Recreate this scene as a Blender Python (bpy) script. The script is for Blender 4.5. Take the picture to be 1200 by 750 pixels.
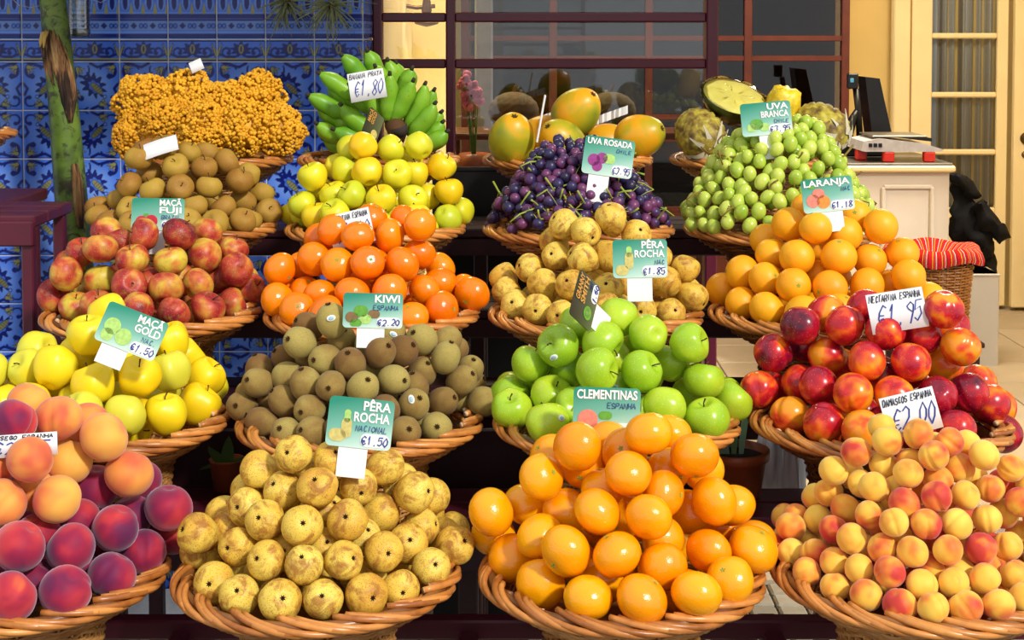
import bpy, math, random
import numpy as np
from mathutils import Vector, Matrix, Quaternion, noise

random.seed(7)
rng = np.random.default_rng(11)
PI = math.pi
for _o in list(bpy.data.objects):
    bpy.data.objects.remove(_o)
SC = bpy.context.scene
COL = SC.collection

# ------------------------------------------------------------------ camera
F = 1700.0                      # focal length in pixels of the 1200 x 750 frame
PX0, PY0 = 600.0, 114.0         # principal point
PITCH = math.radians(2.5)
EYE = Vector((0, 0, 1.60))
cam = bpy.data.cameras.new('camera')
cam.sensor_fit = 'HORIZONTAL'
cam.sensor_width = 36.0
cam.lens = 36.0 * F / 1200.0
cam.shift_y = -(375.0 - PY0) / 1200.0
cam.clip_start = 0.05
camo = bpy.data.objects.new('camera', cam)
COL.objects.link(camo)
camo.location = EYE
camo.rotation_euler = (PI / 2 - PITCH, 0, 0)
SC.camera = camo

# ------------------------------------------------------------------ light
world = bpy.data.worlds.new('hall_light')
SC.world = world
world.use_nodes = True
bg = world.node_tree.nodes['Background']
bg.inputs[0].default_value = (0.93, 0.96, 1.0, 1)
bg.inputs[1].default_value = 0.85
sun = bpy.data.lights.new('sun', 'SUN')
sun.energy = 2.9
sun.angle = math.radians(5)
sun.color = (1.0, 0.955, 0.88)
suno = bpy.data.objects.new('sun', sun)
COL.objects.link(suno)
_az, _el = math.radians(36), math.radians(35)
_to = Vector((math.sin(_az) * math.cos(_el), -math.cos(_az) * math.cos(_el), math.sin(_el)))
suno.rotation_euler = _to.to_track_quat('Z', 'Y').to_euler()
vs = SC.view_settings
SC.display_settings.display_device = 'sRGB'
vs.view_transform = 'Standard'
vs.look = 'None'
vs.gamma = 1.0
vs.use_curve_mapping = False
vs.exposure = 0.08


def lamp(name, kind, loc, power, color, size=0.5, rot=(0, 0, 0)):
    l = bpy.data.lights.new(name, kind)
    l.energy = power
    l.color = color
    if kind == 'AREA':
        l.size = size
    else:
        l.shadow_soft_size = size
    o = bpy.data.objects.new(name, l)
    COL.objects.link(o)
    o.location = loc
    o.rotation_euler = rot
    return o


# the shop's own warm ceiling lamps (inside, above the picture)
lamp('shop_ceiling_lamp', 'AREA', (1.9, 6.3, 2.82), 95, (1.0, 0.88, 0.70), 1.2)
lamp('shop_window_lamp', 'AREA', (-0.40, 5.0, 2.75), 70, (1.0, 0.80, 0.52), 0.5)


# ------------------------------------------------------------------ pixel helpers
def ray(x, y):
    dx, dz = (x - PX0) / F, -(y - PY0) / F
    c, s = math.cos(PITCH), math.sin(PITCH)
    return Vector((dx, c + dz * s, -s + dz * c))       # world direction per unit depth


def at(x, y, D):
    """the point at world depth Y = D that the camera sees at pixel x, y"""
    r = ray(x, y)
    return EYE + r * (D / r.y)


def mpp(D):
    return D / F


# ------------------------------------------------------------------ object helpers
def link(o, parent=None):
    COL.objects.link(o)
    if parent is not None:
        o.parent = parent
    return o


def obj(name, me, mat=None, parent=None, loc=None, rot=None, scale=None):
    o = bpy.data.objects.new(name, me)
    if mat is not None and len(me.materials) == 0:
        me.materials.append(mat)
    link(o, parent)
    if loc is not None:
        o.location = loc
    if rot is not None:
        if isinstance(rot, Quaternion):
            o.rotation_mode = 'QUATERNION'
            o.rotation_quaternion = rot
        else:
            o.rotation_euler = rot
    if scale is not None:
        o.scale = scale if hasattr(scale, '__len__') else (scale,) * 3
    return o


def empty(name, loc=(0, 0, 0), rot=None, parent=None):
    o = bpy.data.objects.new(name, None)
    o.empty_display_size = 0.05
    link(o, parent)
    o.location = loc
    if rot is not None:
        if isinstance(rot, Quaternion):
            o.rotation_mode = 'QUATERNION'
            o.rotation_quaternion = rot
        else:
            o.rotation_euler = rot
    return o


def tag(o, label, cat=None, group=None, kind=None):
    if label:
        o['label'] = label
    if cat:
        o['category'] = cat
    if group:
        o['group'] = group
    if kind:
        o['kind'] = kind
    return o


class MB:
    """collects vertices and faces of one mesh"""

    def __init__(s):
        s.v, s.f, s.m = [], [], []

    def add(s, vs_, fs_, mi=0):
        b = len(s.v)
        s.v.extend([tuple(p) for p in vs_])
        s.f.extend([tuple(i + b for i in f) for f in fs_])
        s.m.extend([mi] * len(fs_))

    def box(s, c, d, bev=0.0, mi=0, rotz=0.0):
        x, y, z = (k / 2 for k in d)
        if bev <= 0:
            V = [(sx * x, sy * y, sz * z) for sz in (-1, 1) for sy in (-1, 1) for sx in (-1, 1)]
            Fc = [(0, 2, 3, 1), (4, 5, 7, 6), (0, 1, 5, 4), (2, 6, 7, 3), (0, 4, 6, 2), (1, 3, 7, 5)]
        else:
            b = min(bev, x * .9, y * .9, z * .9)
            V, Fc, idx = [], [], {}
            for sx in (-1, 1):
                for sy in (-1, 1):
                    for sz in (-1, 1):
                        for a in range(3):
                            p = [sx * (x - b), sy * (y - b), sz * (z - b)]
                            p[a] = (sx * x, sy * y, sz * z)[a]
                            idx[sx, sy, sz, a] = len(V)
                            V.append(tuple(p))
            for a in range(3):
                o1, o2 = (a + 1) % 3, (a + 2) % 3
                for sg in (-1, 1):
                    q = []
                    for (p1, p2) in ((-1, -1), (1, -1), (1, 1), (-1, 1)):
                        k = [0, 0, 0]
                        k[a], k[o1], k[o2] = sg, p1, p2
                        q.append(idx[k[0], k[1], k[2], a])
                    Fc.append(tuple(q if sg > 0 else q[::-1]))
                for s1 in (-1, 1):
                    for s2 in (-1, 1):
                        k0, k1 = [0, 0, 0], [0, 0, 0]
                        k0[a], k1[a] = -1, 1
                        k0[o1] = k1[o1] = s1
                        k0[o2] = k1[o2] = s2
                        q = (idx[(*k0, o1)], idx[(*k1, o1)], idx[(*k1, o2)], idx[(*k0, o2)])
                        Fc.append(q if s1 * s2 < 0 else q[::-1])
            for sx in (-1, 1):
                for sy in (-1, 1):
                    for sz in (-1, 1):
                        q = tuple(idx[sx, sy, sz, a] for a in range(3))
                        Fc.append(q if sx * sy * sz > 0 else q[::-1])
        cs, sn = math.cos(rotz), math.sin(rotz)
        V = [(c[0] + p[0] * cs - p[1] * sn, c[1] + p[0] * sn + p[1] * cs, c[2] + p[2]) for p in V]
        s.add(V, Fc, mi)
        return s

    def tube(s, pts, rad, n=6, closed=False, cap=True, mi=0, capmi=None, flat=1.0):
        P = [Vector(p) for p in pts]
        N = len(P)
        if not hasattr(rad, '__len__'):
            rad = [rad] * N
        T = []
        for i in range(N):
            if closed:
                t = P[(i + 1) % N] - P[i - 1]
            else:
                t = P[min(i + 1, N - 1)] - P[max(i - 1, 0)]
            T.append(t.normalized() if t.length > 1e-9 else Vector((0, 0, 1)))
        u = T[0].orthogonal().normalized()
        V = []
        for i in range(N):
            u = (u - T[i] * u.dot(T[i]))
            u = u.normalized() if u.length > 1e-6 else T[i].orthogonal().normalized()
            w = T[i].cross(u)
            for k in range(n):
                a = 2 * PI * k / n
                V.append(P[i] + (u * math.cos(a) + w * math.sin(a) * flat) * rad[i])
        Fc = []
        for i in range(N if closed else N - 1):
            j = (i + 1) % N
            for k in range(n):
                k2 = (k + 1) % n
                Fc.append((i * n + k, i * n + k2, j * n + k2, j * n + k))
        s.add(V, Fc, mi)
        if cap and not closed:
            b = len(s.v) - len(V)
            s.f.append(tuple(b + k for k in range(n))[::-1])
            s.f.append(tuple(b + (N - 1) * n + k for k in range(n)))
            s.m += [capmi if capmi is not None else mi] * 2
        return s

    def lathe(s, prof, n=24, mi=0, fn=None, c=(0, 0, 0)):
        """prof: list of (r, z); r == 0 at an end makes a pole"""
        V, Fc, rings = [], [], []
        for i, (r, z) in enumerate(prof):
            if r < 1e-7:
                p = (0, 0, z)
                rings.append([len(V)])
                V.append(p)
            else:
                ring = []
                for k in range(n):
                    a = 2 * PI * k / n
                    rr, zz = (r, z) if fn is None else fn(r, z, a, i / (len(prof) - 1))
                    ring.append(len(V))
                    V.append((rr * math.cos(a), rr * math.sin(a), zz))
                rings.append(ring)
        for A, B in zip(rings, rings[1:]):
            for k in range(n):
                k2 = (k + 1) % n
                if len(A) == 1 and len(B) == 1:
                    continue
                if len(A) == 1:
                    Fc.append((A[0], B[k2], B[k]))
                elif len(B) == 1:
                    Fc.append((A[k], A[k2], B[0]))
                else:
                    Fc.append((A[k], A[k2], B[k2], B[k]))
        V = [(p[0] + c[0], p[1] + c[1], p[2] + c[2]) for p in V]
        s.add(V, [f[::-1] for f in Fc] if prof[0][1] > prof[-1][1] else Fc, mi)
        return s

    def mesh(s, name, mats=None, smooth=True):
        me = bpy.data.meshes.new(name)
        me.from_pydata(s.v, [], s.f)
        if mats is not None:
            for m_ in (mats if isinstance(mats, (list, tuple)) else [mats]):
                me.materials.append(m_)
        if any(s.m):
            me.polygons.foreach_set('material_index', s.m)
        if smooth:
            me.polygons.foreach_set('use_smooth', [True] * len(s.f))
        me.update()
        return me

    def build(s, name, mat, parent=None, loc=None, rot=None, smooth=False):
        return obj(name, s.mesh(name, mat, smooth), None, parent, loc, rot)


def box_obj(name, c, d, mat, parent=None, bev=0.003, rotz=0.0):
    return MB().box(c, d, bev, 0, rotz).build(name, mat, parent)


# ------------------------------------------------------------------ materials
def lin(c):
    return tuple((k / 255 / 12.92 if k / 255 <= .04045 else ((k / 255 + .055) / 1.055) ** 2.4) for k in c[:3]) + (1.0,)


class NT:
    def __init__(s, name):
        s.mat = bpy.data.materials.new(name)
        s.mat.use_nodes = True
        s.t = s.mat.node_tree
        s.p = s.t.nodes['Principled BSDF']

    def n(s, typ, **kw):
        nd = s.t.nodes.new(typ)
        for k, v in kw.items():
            setattr(nd, k, v)
        return nd

    def l(s, a, b):
        s.t.links.new(a, b)

    def val(s, sock, v):
        if hasattr(v, 'is_linked') or hasattr(v, 'links'):
            s.l(v, sock)
        else:
            sock.default_value = v

    def math(s, op, a, b=None, c=None, clamp=False):
        nd = s.n('ShaderNodeMath', operation=op)
        nd.use_clamp = clamp
        s.val(nd.inputs[0], a)
        if b is not None:
            s.val(nd.inputs[1], b)
        if c is not None:
            s.val(nd.inputs[2], c)
        return nd.outputs[0]

    def coord(s, which='Object'):
        return s.n('ShaderNodeTexCoord').outputs[which]

    def rand(s):
        return s.n('ShaderNodeObjectInfo').outputs['Random']

    def noise(s, scale, detail=2.0, rough=.5, vec=None, w=None, dist=0.0):
        nd = s.n('ShaderNodeTexNoise')
        nd.noise_dimensions = '4D' if w is not None else '3D'
        s.l(vec if vec is not None else s.coord(), nd.inputs['Vector'])
        if w is not None:
            s.val(nd.inputs['W'], w)
        nd.inputs['Scale'].default_value = scale
        nd.inputs['Detail'].default_value = detail
        nd.inputs['Roughness'].default_value = rough
        nd.inputs['Distortion'].default_value = dist
        return nd.outputs['Fac']

    def vor(s, scale, feature='F1', vec=None):
        nd = s.n('ShaderNodeTexVoronoi')
        nd.feature = feature
        s.l(vec if vec is not None else s.coord(), nd.inputs['Vector'])
        nd.inputs['Scale'].default_value = scale
        return nd.outputs['Distance']

    def ramp(s, fac, stops, interp='LINEAR'):
        nd = s.n('ShaderNodeValToRGB')
        cr = nd.color_ramp
        cr.interpolation = interp
        while len(cr.elements) < len(stops):
            cr.elements.new(0.5)
        for e, (p, c) in zip(cr.elements, stops):
            e.position = p
            e.color = c if len(c) == 4 else lin(c)
        s.l(fac, nd.inputs[0])
        return nd.outputs[0]

    def mix(s, fac, a, b, mode='MIX'):
        nd = s.n('ShaderNodeMix', data_type='RGBA', blend_type=mode)
        s.val(nd.inputs[0], fac)
        for i, v in ((6, a), (7, b)):
            if isinstance(v, (tuple, list)):
                nd.inputs[i].default_value = v if len(v) == 4 else lin(v)
            else:
                s.l(v, nd.inputs[i])
        return nd.outputs[2]

    def bump(s, height, strength, dist=0.001):
        nd = s.n('ShaderNodeBump')
        nd.inputs['Strength'].default_value = strength
        nd.inputs['Distance'].default_value = dist
        s.l(height, nd.inputs['Height'])
        s.l(nd.outputs[0], s.p.inputs['Normal'])

    def base(s, c):
        if isinstance(c, (tuple, list)):
            s.p.inputs['Base Color'].default_value = c if len(c) == 4 else lin(c)
        else:
            s.l(c, s.p.inputs['Base Color'])

    def rough(s, r, spec=.5):
        s.val(s.p.inputs['Roughness'], r)
        s.p.inputs['Specular IOR Level'].default_value = spec


def plain(name, c, rough=.5, spec=.5, vary=.12, scale=30.0, metal=0.0, bump=0.0, per_obj=0.0):
    m = NT(name)
    f = m.noise(scale, 3.0)
    if per_obj:
        f = m.math('ADD', m.math('MULTIPLY', f, 1 - per_obj), m.math('MULTIPLY', m.rand(), per_obj))
    c = lin(c)
    lo = tuple(k * (1 - vary) for k in c[:3]) + (1,)
    hi = tuple(min(1, k * (1 + vary)) for k in c[:3]) + (1,)
    m.base(m.ramp(f, [(.3, lo), (.7, hi)]))
    m.rough(rough, spec)
    m.p.inputs['Metallic'].default_value = metal
    if bump:
        m.bump(m.noise(scale * 3, 3.0), bump)
    return m.mat


def fruit_mat(name, stops, scale=26, grad=0.0, rand_amp=.25, rough=.4, spec=.45, bump=None, specks=None,
              detail=2.5, dist=.4, sss=0.0, sheen=0.0, ramp_contrast=1.0, patch=None):
    """stops: colour ramp over noise + per-fruit random + axial gradient"""
    m = NT(name)
    r = m.rand()
    w = m.math('MULTIPLY', r, 61.0)
    f = m.noise(scale, detail, .55, w=w, dist=dist)
    f = m.math('ADD', m.math('MULTIPLY', m.math('SUBTRACT', f, .5), ramp_contrast), .5)
    if grad:
        sep = m.n('ShaderNodeSeparateXYZ')
        m.l(m.coord('Generated'), sep.inputs[0])
        f = m.math('ADD', f, m.math('MULTIPLY', m.math('SUBTRACT', sep.outputs[2], .5), grad))
    if rand_amp:
        f = m.math('ADD', f, m.math('MULTIPLY', m.math('SUBTRACT', m.math('FRACT', m.math('MULTIPLY', r, 7.31)), .5), rand_amp))
    c = m.ramp(f, stops)
    if patch:
        pc, ps, p0, p1, amt = patch
        g = m.noise(ps, 4.0, .65, w=m.math('MULTIPLY', r, 23.0), dist=1.0)
        c = m.mix(m.math('MULTIPLY', m.n_map(g, p0, p1), amt), c, pc)
    if specks:
        sc_, sz, col_, amt = specks
        d = m.vor(sc_)
        c = m.mix(m.math('MULTIPLY', m.math('LESS_THAN', d, sz), amt), c, col_)
    m.base(c)
    m.rough(rough, spec)
    if bump:
        m.bump(m.noise(bump[0], 2.0), bump[1], .0008)
    if sss:
        m.p.inputs['Subsurface Weight'].default_value = sss
        m.p.inputs['Subsurface Radius'].default_value = (.006, .003, .0015)
        m.p.inputs['Subsurface Scale'].default_value = 1.0
    if sheen:
        m.p.inputs['Sheen Weight'].default_value = sheen
        m.p.inputs['Sheen Roughness'].default_value = .45
        m.p.inputs['Sheen Tint'].default_value = (.86, .82, 1.0, 1)
    return m.mat


def _n_map(s, v, a, b):
    nd = s.n('ShaderNodeMapRange')
    s.l(v, nd.inputs[0])
    nd.inputs[1].default_value = a
    nd.inputs[2].default_value = b
    return nd.outputs[0]


NT.n_map = _n_map

M = {}
M['peach'] = fruit_mat('peach_skin', [(.22, (222, 120, 60)), (.34, (190, 52, 56)), (.46, (150, 28, 60)), (.58, (106, 24, 66)), (.78, (70, 34, 76))],
                       scale=15, rand_amp=.14, rough=.62, spec=.2, sheen=.5, bump=(900, .12))
M['peach_pale'] = fruit_mat('pale_peach_skin', [(.3, (238, 176, 78)), (.48, (230, 148, 70)), (.62, (210, 98, 62)), (.8, (158, 48, 58))],
                            scale=15, rand_amp=.12, rough=.62, spec=.2, sheen=.25, bump=(900, .12))
M['pear'] = fruit_mat('rocha_pear_skin', [(.3, (232, 204, 92)), (.55, (224, 184, 70)), (.75, (204, 150, 54))], scale=20, rand_amp=.2, rough=.5, spec=.3,
                      specks=(420, .26, (112, 76, 28), .6), patch=((158, 98, 40), 38, .47, .62, .85), bump=(500, .1))
M['clementine'] = fruit_mat('clementine_peel', [(.3, (252, 172, 8)), (.6, (248, 154, 4)), (.8, (242, 136, 3))], scale=14, rand_amp=.35, rough=.2, spec=.6, bump=(420, .45))
M['clementine_deep'] = fruit_mat('deep_clementine_peel', [(.3, (248, 140, 6)), (.6, (242, 120, 3)), (.8, (234, 100, 2))], scale=14, rand_amp=.35, rough=.2, spec=.6, bump=(420, .4))
M['orange'] = fruit_mat('orange_peel', [(.3, (248, 176, 22)), (.6, (244, 160, 14)), (.8, (238, 146, 8))], scale=12, rand_amp=.3, rough=.42, spec=.4, bump=(480, .5))
M['apricot'] = fruit_mat('apricot_skin', [(.34, (246, 206, 84)), (.50, (242, 182, 66)), (.58, (230, 134, 52)), (.68, (204, 64, 48)), (.86, (160, 30, 50))],
                         scale=21, rand_amp=.28, rough=.55, spec=.25, sheen=.3, dist=.2)
M['golden'] = fruit_mat('golden_apple_skin', [(.3, (214, 208, 60)), (.5, (236, 214, 30)), (.75, (244, 206, 20))], scale=10, rand_amp=.6, rough=.36, spec=.4,
                        specks=(330, .13, (190, 170, 60), .6))
M['pale_golden'] = fruit_mat('yellow_apple_skin', [(.25, (192, 202, 44)), (.5, (226, 214, 34)), (.8, (240, 196, 22))], scale=12, rand_amp=.5, rough=.34, spec=.45,
                             specks=(330, .13, (190, 170, 60), .6))
M['kiwi'] = fruit_mat('kiwi_skin', [(.3, (170, 152, 82)), (.5, (152, 126, 66)), (.75, (124, 90, 48))], scale=22, rand_amp=.6, rough=.75, spec=.2, sheen=.08,
                      specks=(700, .3, (84, 62, 32), .5), bump=(1200, .7))
M['granny'] = fruit_mat('granny_smith_skin', [(.3, (186, 208, 46)), (.55, (158, 194, 38)), (.8, (134, 180, 34))], scale=13, rand_amp=.3, rough=.27, spec=.5,
                        specks=(300, .16, (206, 226, 130), .7))
M['nectarine'] = fruit_mat('nectarine_skin', [(.30, (240, 150, 30)), (.40, (232, 96, 30)), (.50, (200, 34, 36)), (.64, (160, 14, 42)), (.84, (78, 14, 40))],
                           scale=22, rand_amp=.34, ramp_contrast=1.25, rough=.24, spec=.5, specks=(260, .12, (236, 170, 110), .5))
M['fuji'] = fruit_mat('fuji_apple_skin', [(.28, (206, 182, 62)), (.40, (206, 138, 56)), (.50, (186, 76, 46)), (.62, (160, 40, 40)), (.8, (108, 26, 38))],
                      scale=24, rand_amp=.26, ramp_contrast=1.3, rough=.42, spec=.35, specks=(300, .16, (226, 190, 120), .6), patch=((158, 116, 56), 60, .5, .66, .6))
M['russet'] = fruit_mat('russet_apple_skin', [(.3, (176, 142, 54)), (.55, (160, 118, 46)), (.8, (142, 92, 40))], scale=18, rand_amp=.35, rough=.6, spec=.25,
                        specks=(420, .18, (196, 168, 100), .6))
M['lime'] = fruit_mat('green_fruit_skin', [(.3, (150, 200, 40)), (.7, (96, 170, 30))], scale=14, rough=.35)
M['purple_grape'] = fruit_mat('purple_grape_skin', [(.3, (112, 56, 96)), (.45, (72, 46, 90)), (.6, (48, 42, 84)), (.8, (34, 28, 56))], scale=40, rand_amp=.6, rough=.36, spec=.4, sss=.0)
M['green_grape'] = fruit_mat('green_grape_skin', [(.3, (200, 212, 92)), (.6, (178, 200, 70)), (.8, (152, 182, 54))], scale=40, rand_amp=.5, rough=.25, spec=.5, sss=.25)
M['papaya'] = fruit_mat('papaya_skin', [(.3, (240, 160, 20)), (.5, (230, 168, 24)), (.60, (176, 166, 34)), (.78, (112, 132, 34))], scale=11, rand_amp=.2, rough=.38, spec=.45,
                        specks=(160, .07, (80, 60, 20), .6))
M['banana'] = fruit_mat('green_banana_peel', [(.3, (132, 180, 42)), (.6, (104, 160, 34)), (.8, (78, 134, 30))], scale=16, rand_amp=.3, rough=.4, spec=.4,
                        specks=(90, .1, (50, 60, 20), .7))
M['berry'] = fruit_mat('yellow_berry_skin', [(.35, (228, 172, 40)), (.55, (212, 150, 26)), (.75, (182, 118, 18))], scale=60, rand_amp=.2, rough=.5, spec=.3)
M['pineapple'] = fruit_mat('pineapple_rind', [(.32, (200, 186, 66)), (.5, (158, 136, 50)), (.66, (100, 74, 36))], scale=55, rand_amp=.1, rough=.6)
M['stem_brown'] = plain('brown_stem', (84, 58, 34), .8, .2)
M['stem_green'] = plain('green_stem', (150, 166, 62), .6, .3)
M['stem_tan'] = plain('tan_stem', (136, 112, 52), .7, .2)
M['calyx'] = plain('dark_calyx', (44, 32, 22), .9, .1)
M['kiwi_end'] = plain('kiwi_end', (72, 50, 28), .9, .1)
M['sticker'] = plain('sticker_paper', (240, 240, 236), .4)
M['sticker_print'] = plain('sticker_print', (150, 190, 200), .4)


def wicker(name, lo, hi):
    m = NT(name)
    f = m.math('ADD', m.math('MULTIPLY', m.noise(34, 3.0), .62), m.math('MULTIPLY', m.rand(), .38))
    m.base(m.ramp(f, [(.28, lo), (.72, hi)]))
    m.rough(.32, .5)
    m.bump(m.noise(220, 3.0), .15)
    return m.mat


M['wicker'] = wicker('varnished_wicker', (150, 84, 32), (224, 150, 74))
M['wicker_weave'] = wicker('woven_wicker', (150, 96, 44), (216, 160, 92))
M['wicker_dark'] = wicker('dark_wicker', (92, 54, 28), (150, 96, 46))
M['wicker_cut'] = plain('cut_wicker_end', (226, 196, 150), .7)
M['maroon'] = plain('maroon_painted_wood', (84, 26, 42), .38, .4, scale=14, bump=.1)
M['maroon_dark'] = plain('dark_maroon_wood', (48, 16, 24), .42, .4, scale=14, bump=.1)
M['card_white'] = plain('white_card', (238, 238, 234), .45, vary=.03)
M['paper'] = plain('white_paper', (232, 232, 232), .75, .2, vary=.03)
M['ink'] = plain('blue_ink', (34, 62, 150), .6, vary=.1)
M['ink_black'] = plain('dark_ink', (30, 34, 60), .6, vary=.1)
M['print_white'] = plain('white_print', (248, 240, 236), .5, vary=.02)
M['print_gold'] = plain('gold_print', (206, 150, 70), .45, vary=.05)
M['black_plastic'] = plain('black_plastic', (18, 18, 20), .35, .4)
M['black_cloth'] = plain('black_cloth', (18, 18, 20), .75, .2, bump=.2, scale=60)
M['leaf'] = plain('green_leaf', (70, 110, 40), .4, .4, vary=.25, scale=20)

# ================================================================== THE SETTING
WALL_D, WIN_D = 3.90, 4.15

# ---- painted tiles: the glaze drawing is stored per vertex on each tile
C_BG, C_LT, C_DK, C_OL = (np.array(lin(c)[:3]) for c in ((66, 116, 232), (112, 154, 240), (20, 32, 118), (150, 150, 78)))


class Paint:
    def __init__(s, n, m):
        u, v = np.meshgrid(np.linspace(0, 1, n), np.linspace(0, m / n, m))
        s.u, s.v = u.ravel(), v.ravel()
        s.c = np.tile(C_BG, (n * m, 1))
        s.n, s.m = n, m

    def fill(s, d, col, soft=.012):
        """d: signed distance, negative inside"""
        k = np.clip(.5 - d / soft, 0, 1)[:, None]
        s.c = s.c * (1 - k) + col * k

    def d_line(s, pts, w0, w1=None):
        w1 = w0 if w1 is None else w1
        best = np.full(s.u.shape, 9.0)
        L = len(pts) - 1
        for i in range(L):
            (ax, ay), (bx, by) = pts[i], pts[i + 1]
            dx, dy = bx - ax, by - ay
            t = np.clip(((s.u - ax) * dx + (s.v - ay) * dy) / (dx * dx + dy * dy + 1e-9), 0, 1)
            wd = w0 + (w1 - w0) * (i + t) / L
            best = np.minimum(best, np.hypot(s.u - ax - t * dx, s.v - ay - t * dy) - wd)
        return best

    def d_ell(s, cx, cy, a, b, rot=0, lobes=0, amp=0):
        c_, s_ = math.cos(rot), math.sin(rot)
        x, y = (s.u - cx), (s.v - cy)
        p, q = (x * c_ + y * s_) / a, (-x * s_ + y * c_) / b
        r = np.hypot(p, q)
        k = 1 + (amp * np.sin(lobes * np.arctan2(q, p)) if lobes else 0)
        return (r - k) * min(a, b)

    def curl(s, cx, cy, r, a0, a1, w, col, ball=.05):
        A = np.linspace(a0, a1, 14)
        rr = r * np.linspace(1, .45, 14)
        pts = [(cx + q * math.cos(a), cy + q * math.sin(a)) for a, q in zip(A, rr)]
        s.fill(s.d_line(pts, w * .4, w), col)
        s.fill(s.d_ell(*pts[-1], ball, ball), col)


def paint_field(p):
    p.fill(p.d_ell(.45, .5, .42, .34, PI / 4), C_LT, .35)
    D = C_DK
    # curls along the edges
    p.curl(.80, .20, .20, PI * 1.1, PI * 2.5, .045, D, .06)
    p.curl(.18, .84, .19, PI * .2, PI * 1.6, .045, D, .06)
    p.curl(.22, .18, .17, -PI * .2, PI * 1.2, .04, D, .05)
    p.curl(.86, .80, .14, PI * .8, -PI * .5, .035, D, .045)
    p.fill(p.d_line([(.02, .42), (.10, .30), (.05, .16), (0, .1)], .03), D)
    p.fill(p.d_line([(.40, .02), (.55, .10), (.70, .06), (.9, .0)], .03), D)
    p.fill(p.d_line([(.98, .45), (.90, .55), (.96, .68)], .03), D)
    p.fill(p.d_line([(.42, .98), (.55, .92), (.66, .96)], .03), D)
    # olive leaves in two corners
    for cx, cy, a in ((.13, .13, PI / 4), (.88, .10, PI * .75), (.11, .62, PI * .55), (.62, .88, PI * 1.9)):
        for k in (-.7, 0, .7):
            e = (cx + .15 * math.cos(a + k), cy + .15 * math.sin(a + k))
            p.fill(p.d_line([(cx, cy), e], .052, .014), D)
            p.fill(p.d_line([(cx, cy), e], .036, .004), C_OL)
    # the diagonal flower
    p.fill(p.d_ell(.46, .48, .27, .20, PI / 4, 11, .22), D)
    p.fill(p.d_ell(.50, .52, .16, .10, PI / 4, 7, .12), C_BG)
    p.fill(p.d_ell(.53, .55, .17, .072, PI / 4), D)
    p.fill(p.d_ell(.53, .55, .155, .058, PI / 4), C_OL * .8)
    for k in range(4):
        q = .47 + k * .04
        p.fill(p.d_line([(q - .02, q + .06), (q + .05, q)], .006), D)
    p.fill(p.d_ell(.70, .72, .045, .045), D)
    p.fill(p.d_ell(.70, .72, .028, .028), C_LT)


def paint_border(p):
    h = p.m / p.n
    p.fill(-(p.v - h + .03), C_DK)
    p.fill(p.v - .06, C_OL)
    p.fill(p.v - .03, C_DK)
    p.fill(p.d_ell(.5, h * .55, .20, .14, 0, 9, .2), C_DK)
    p.fill(p.d_ell(.5, h * .58, .05, .10), C_OL)
    p.fill(p.d_ell(.5, h * .58, .025, .07), C_DK)
    for sg in (-1, 1):
        p.curl(.5 + sg * .30, h * .45, .11, PI / 2 - sg * PI * .9, PI / 2 + sg * PI * .7, .035, C_DK, .045)
        p.fill(p.d_line([(.5 + sg * .12, h * .22), (.5 + sg * .30, h * .2), (.5 + sg * .44, h * .32)], .028), C_DK)
        e = .5 + sg * .5
        for k in (-.5, 0, .5):
            q = (e - sg * .10 * math.cos(k), h * .5 + .16 * math.sin(k + .9))
            p.fill(p.d_line([(e, h * .3), q], .04, .01), C_DK)
            p.fill(p.d_line([(e, h * .3), q], .026, .003), C_OL)


def paint_frieze(p):
    v = p.v
    p.fill(np.abs(v - .06) - .04, C_DK)
    p.fill(np.abs(v - .14) - .018, C_LT)
    p.fill(np.abs(v - .27) - .10, C_LT * .8)
    for k in range(5):
        cx = .1 + .2 * k
        if k % 2:
            p.fill(np.abs(p.u - cx) + np.abs(v - .27) - .07, C_DK)
        else:
            for q in (-.045, .045):
                p.fill(p.d_ell(cx + q, .27, .05, .055), C_DK)
                p.fill(p.d_ell(cx + q, .27, .03, .034), C_BG)
    p.fill(np.abs(v - .39) - .018, C_DK)
    p.fill(np.abs(v - .47) - .05, C_DK)
    p.fill(np.abs(v - .545) - .014, C_LT)
    for k in range(4):
        cx = .125 + .25 * k
        p.fill(p.d_ell(cx, .78, .085, .19), C_LT)
        p.fill(p.d_ell(cx, .76, .055, .16), C_DK)
        p.fill(p.d_line([(cx + .125, .56), (cx + .125, .74)], .04, .01), C_OL)
        p.fill(p.d_ell(cx + .125, .93, .03, .06), C_DK)


def tile_mesh(name, size, painter, n=56, frac=1.0, flip=(0, 0), mat=None):
    m = max(4, int(round(n * frac)))
    p = Paint(n, m)
    painter(p)
    c = p.c.reshape(m, n, 3)
    if flip[0]:
        c = c[:, ::-1]
    if flip[1]:
        c = c[::-1]
    me = bpy.data.meshes.new(name)
    V = []
    for j in range(m):
        for i in range(n):
            e = i in (0, n - 1) or j in (0, m - 1)
            V.append(((i / (n - 1) - .5) * size, 0 if e else -.003, (j / (m - 1)) * size * frac))
    Fc = [(j * n + i, j * n + i + 1, (j + 1) * n + i + 1, (j + 1) * n + i) for j in range(m - 1) for i in range(n - 1)]
    me.from_pydata(V, [], Fc)
    at_ = me.color_attributes.new('glaze', 'FLOAT_COLOR', 'POINT')
    rgba = np.ones((m * n, 4), np.float32)
    rgba[:, :3] = np.clip(c.reshape(-1, 3), 0, 1)
    at_.data.foreach_set('color', rgba.ravel())
    me.polygons.foreach_set('use_smooth', [True] * len(Fc))
    me.materials.append(mat)
    return me


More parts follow.
